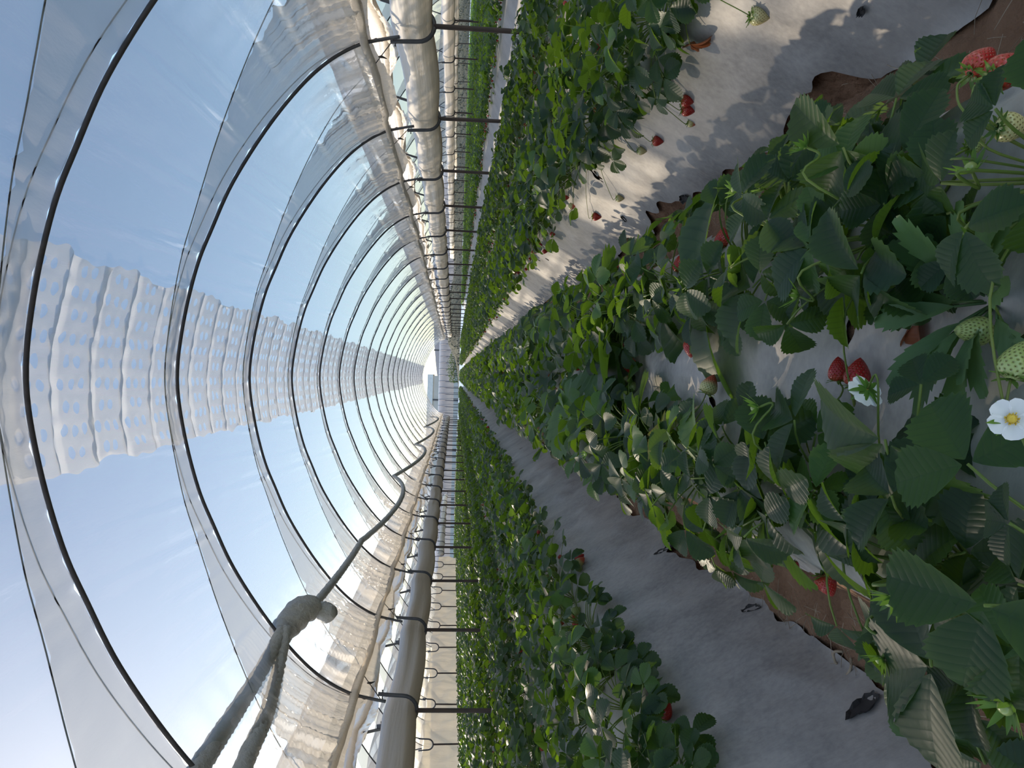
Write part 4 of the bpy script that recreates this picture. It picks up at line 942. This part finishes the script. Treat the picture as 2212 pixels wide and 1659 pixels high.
for i, q in enumerate(MID):
    lb, gp = mid_label(q); k = i % 8; o = empty('strawberry_plant')
    if k not in first:
        first[k] = []
        for nm, me, lab in mids[k]:
            c = link(nm, me, o); first[k].append(c)
            if lab: c['label'] = lab
    else:
        for c0 in first[k]: c = c0.copy(); c.parent = o; C.objects.link(c)
    s = rk.uniform(.9, 1.15); o.location = tuple(loc(q)); o.rotation_euler = (rk.uniform(-.1, .1), rk.uniform(-.1, .1), rk.random()*6.28); o.scale = (s, s, s*rk.uniform(.9, 1.05)); tag(o, lb, 'strawberry plant', gp)

# all the rest of the rows: nobody could count them
def proto_arrays(v, lod, n, sizes):
    r = random.Random(100+v); P = Plant(); P.random_leaves(r, n, lod, False, (.04, .21), (.04, .19), sizes, .2)
    V = []; F = []; mi = []; k = 0
    for nm, me, lab, ch in P.parts:
        vv = np.zeros(len(me.vertices)*3, np.float32); me.vertices.foreach_get('co', vv); V.append(vv.reshape(-1, 3)); f = np.array([list(p.vertices) for p in me.polygons])+k; F.append(f)
        mi.append(np.full(len(f), 1 if me.materials[0] is M['leaf_light'] else 0)); k += len(me.vertices); bpy.data.meshes.remove(me)
    for i in range(r.choice([1, 2])):                          # a red berry
        a = r.random()*6.28; c = np.array([.21*math.cos(a), .21*math.sin(a), .05]); b = .017
        V.append(c+np.array([(b, 0, 0), (0, b, 0), (-b, 0, 0), (0, -b, 0), (0, 0, b), (0, 0, -1.5*b)])); F.append(np.array([[0, 1, 4, 4], [1, 2, 4, 4], [2, 3, 4, 4], [3, 0, 4, 4], [1, 0, 5, 5], [2, 1, 5, 5], [3, 2, 5, 5], [0, 3, 5, 5]])+k); mi.append(np.full(8, 2)); k += 6
    return np.concatenate(V), np.concatenate(F), np.concatenate(mi)
PA = {2: [proto_arrays(v, 2, 15, (.05, .075)) for v in range(5)], 3: [proto_arrays(v+9, 3, 10, (.065, .09)) for v in range(5)]}
spots = [(q[2], q[3], BED_H, 2 if q[3] < 22 else 3, 1.0) for q in FAR]
for k, x in enumerate(RX+LX):
    for rr in (-.19, .19):
        y = rp.uniform(5, 5.3) if x > 0 else rp.uniform(3.0, 3.3)
        while y < 56:
            if abs(x+rr)/y < .95 and (x > 0 or x > -8.9 or y > 34): spots.append((x+rr+(.12 if k == 0 else 0)+rp.uniform(-.03, .03), y, BED_H, 2 if y < 11 and abs(x) < 8 else 3, 1.15))
            y += .27 if y < 25 else .36
VV = []; FF = []; MM = []; n = 0
for x, y, z, lod, s in spots:
    V, F, m = PA[lod][rp.randrange(5)]; a = rp.random()*6.28; s2 = s*rp.uniform(.9, 1.15); V2 = rotz(V, a)*s2+np.array([x, y, z]); VV.append(V2); FF.append(F+n); MM.append(m); n += len(V)
FA = np.concatenate(FF); me = bpy.data.meshes.new('strawberry_rows')
tri = FA[:, 2] == FA[:, 3]; Vall = np.concatenate(VV); ML = np.concatenate(MM)
Flist = [q[:3] if t else q for q, t in zip(FA.tolist(), tri.tolist())]
fill_mesh(me, Vall, Flist, ML)
for m_ in ('leaf', 'leaf_light', 'red'): me.materials.append(M[m_])
tag(link('strawberry_rows', me), 'dense strawberry rows stretching away to the far end of the field', 'strawberry plants', kind='stuff')

# weeds
def weed(P, n, ln, label, seed, up=.5):
    r = random.Random(seed); root = empty('weed', tuple(P)); tag(root, label, 'weed')
    for i in range(n):
        a = i*2.4+r.uniform(-.3, .3); D = np.array([math.cos(a), math.sin(a), up+r.uniform(-.3, .4)]); l = ln*r.uniform(.6, 1.1)
        V, F = leaflet(l, l*.36, 6, 2, .25, r.uniform(.1, .5), .01, .0, 2.0); st, sf = tube([(0, -l*.45, -.002), (0, 0, 0)], .0016, 5)
        mb = MB(); mb.add(frame(np.array(D)/np.linalg.norm(D)*l*.45, D, np.array([0, 0, 1.0])+np.array([math.cos(a), math.sin(a), 0])*-.3)(V), F.tolist()); mb.add(frame(np.array(D)/np.linalg.norm(D)*l*.45, D, np.array([.1, 0, 1.0]))(st), sf)
        link('leaf', mb.mesh('leaf', [M['weed']]), root)
weed(at(2150, 650, .375), 24, .095, 'light green weed with lobed leaves on the middle bed mulch', 2, .8)
weed(at(2010, 1640, .02), 9, .07, 'small grey-green weed in the furrow at the frame edge', 3, .5)
weed(at(1190, 1075, .12), 6, .08, 'thin weed growing on the shaded mulch side of the left bed', 4, .6)
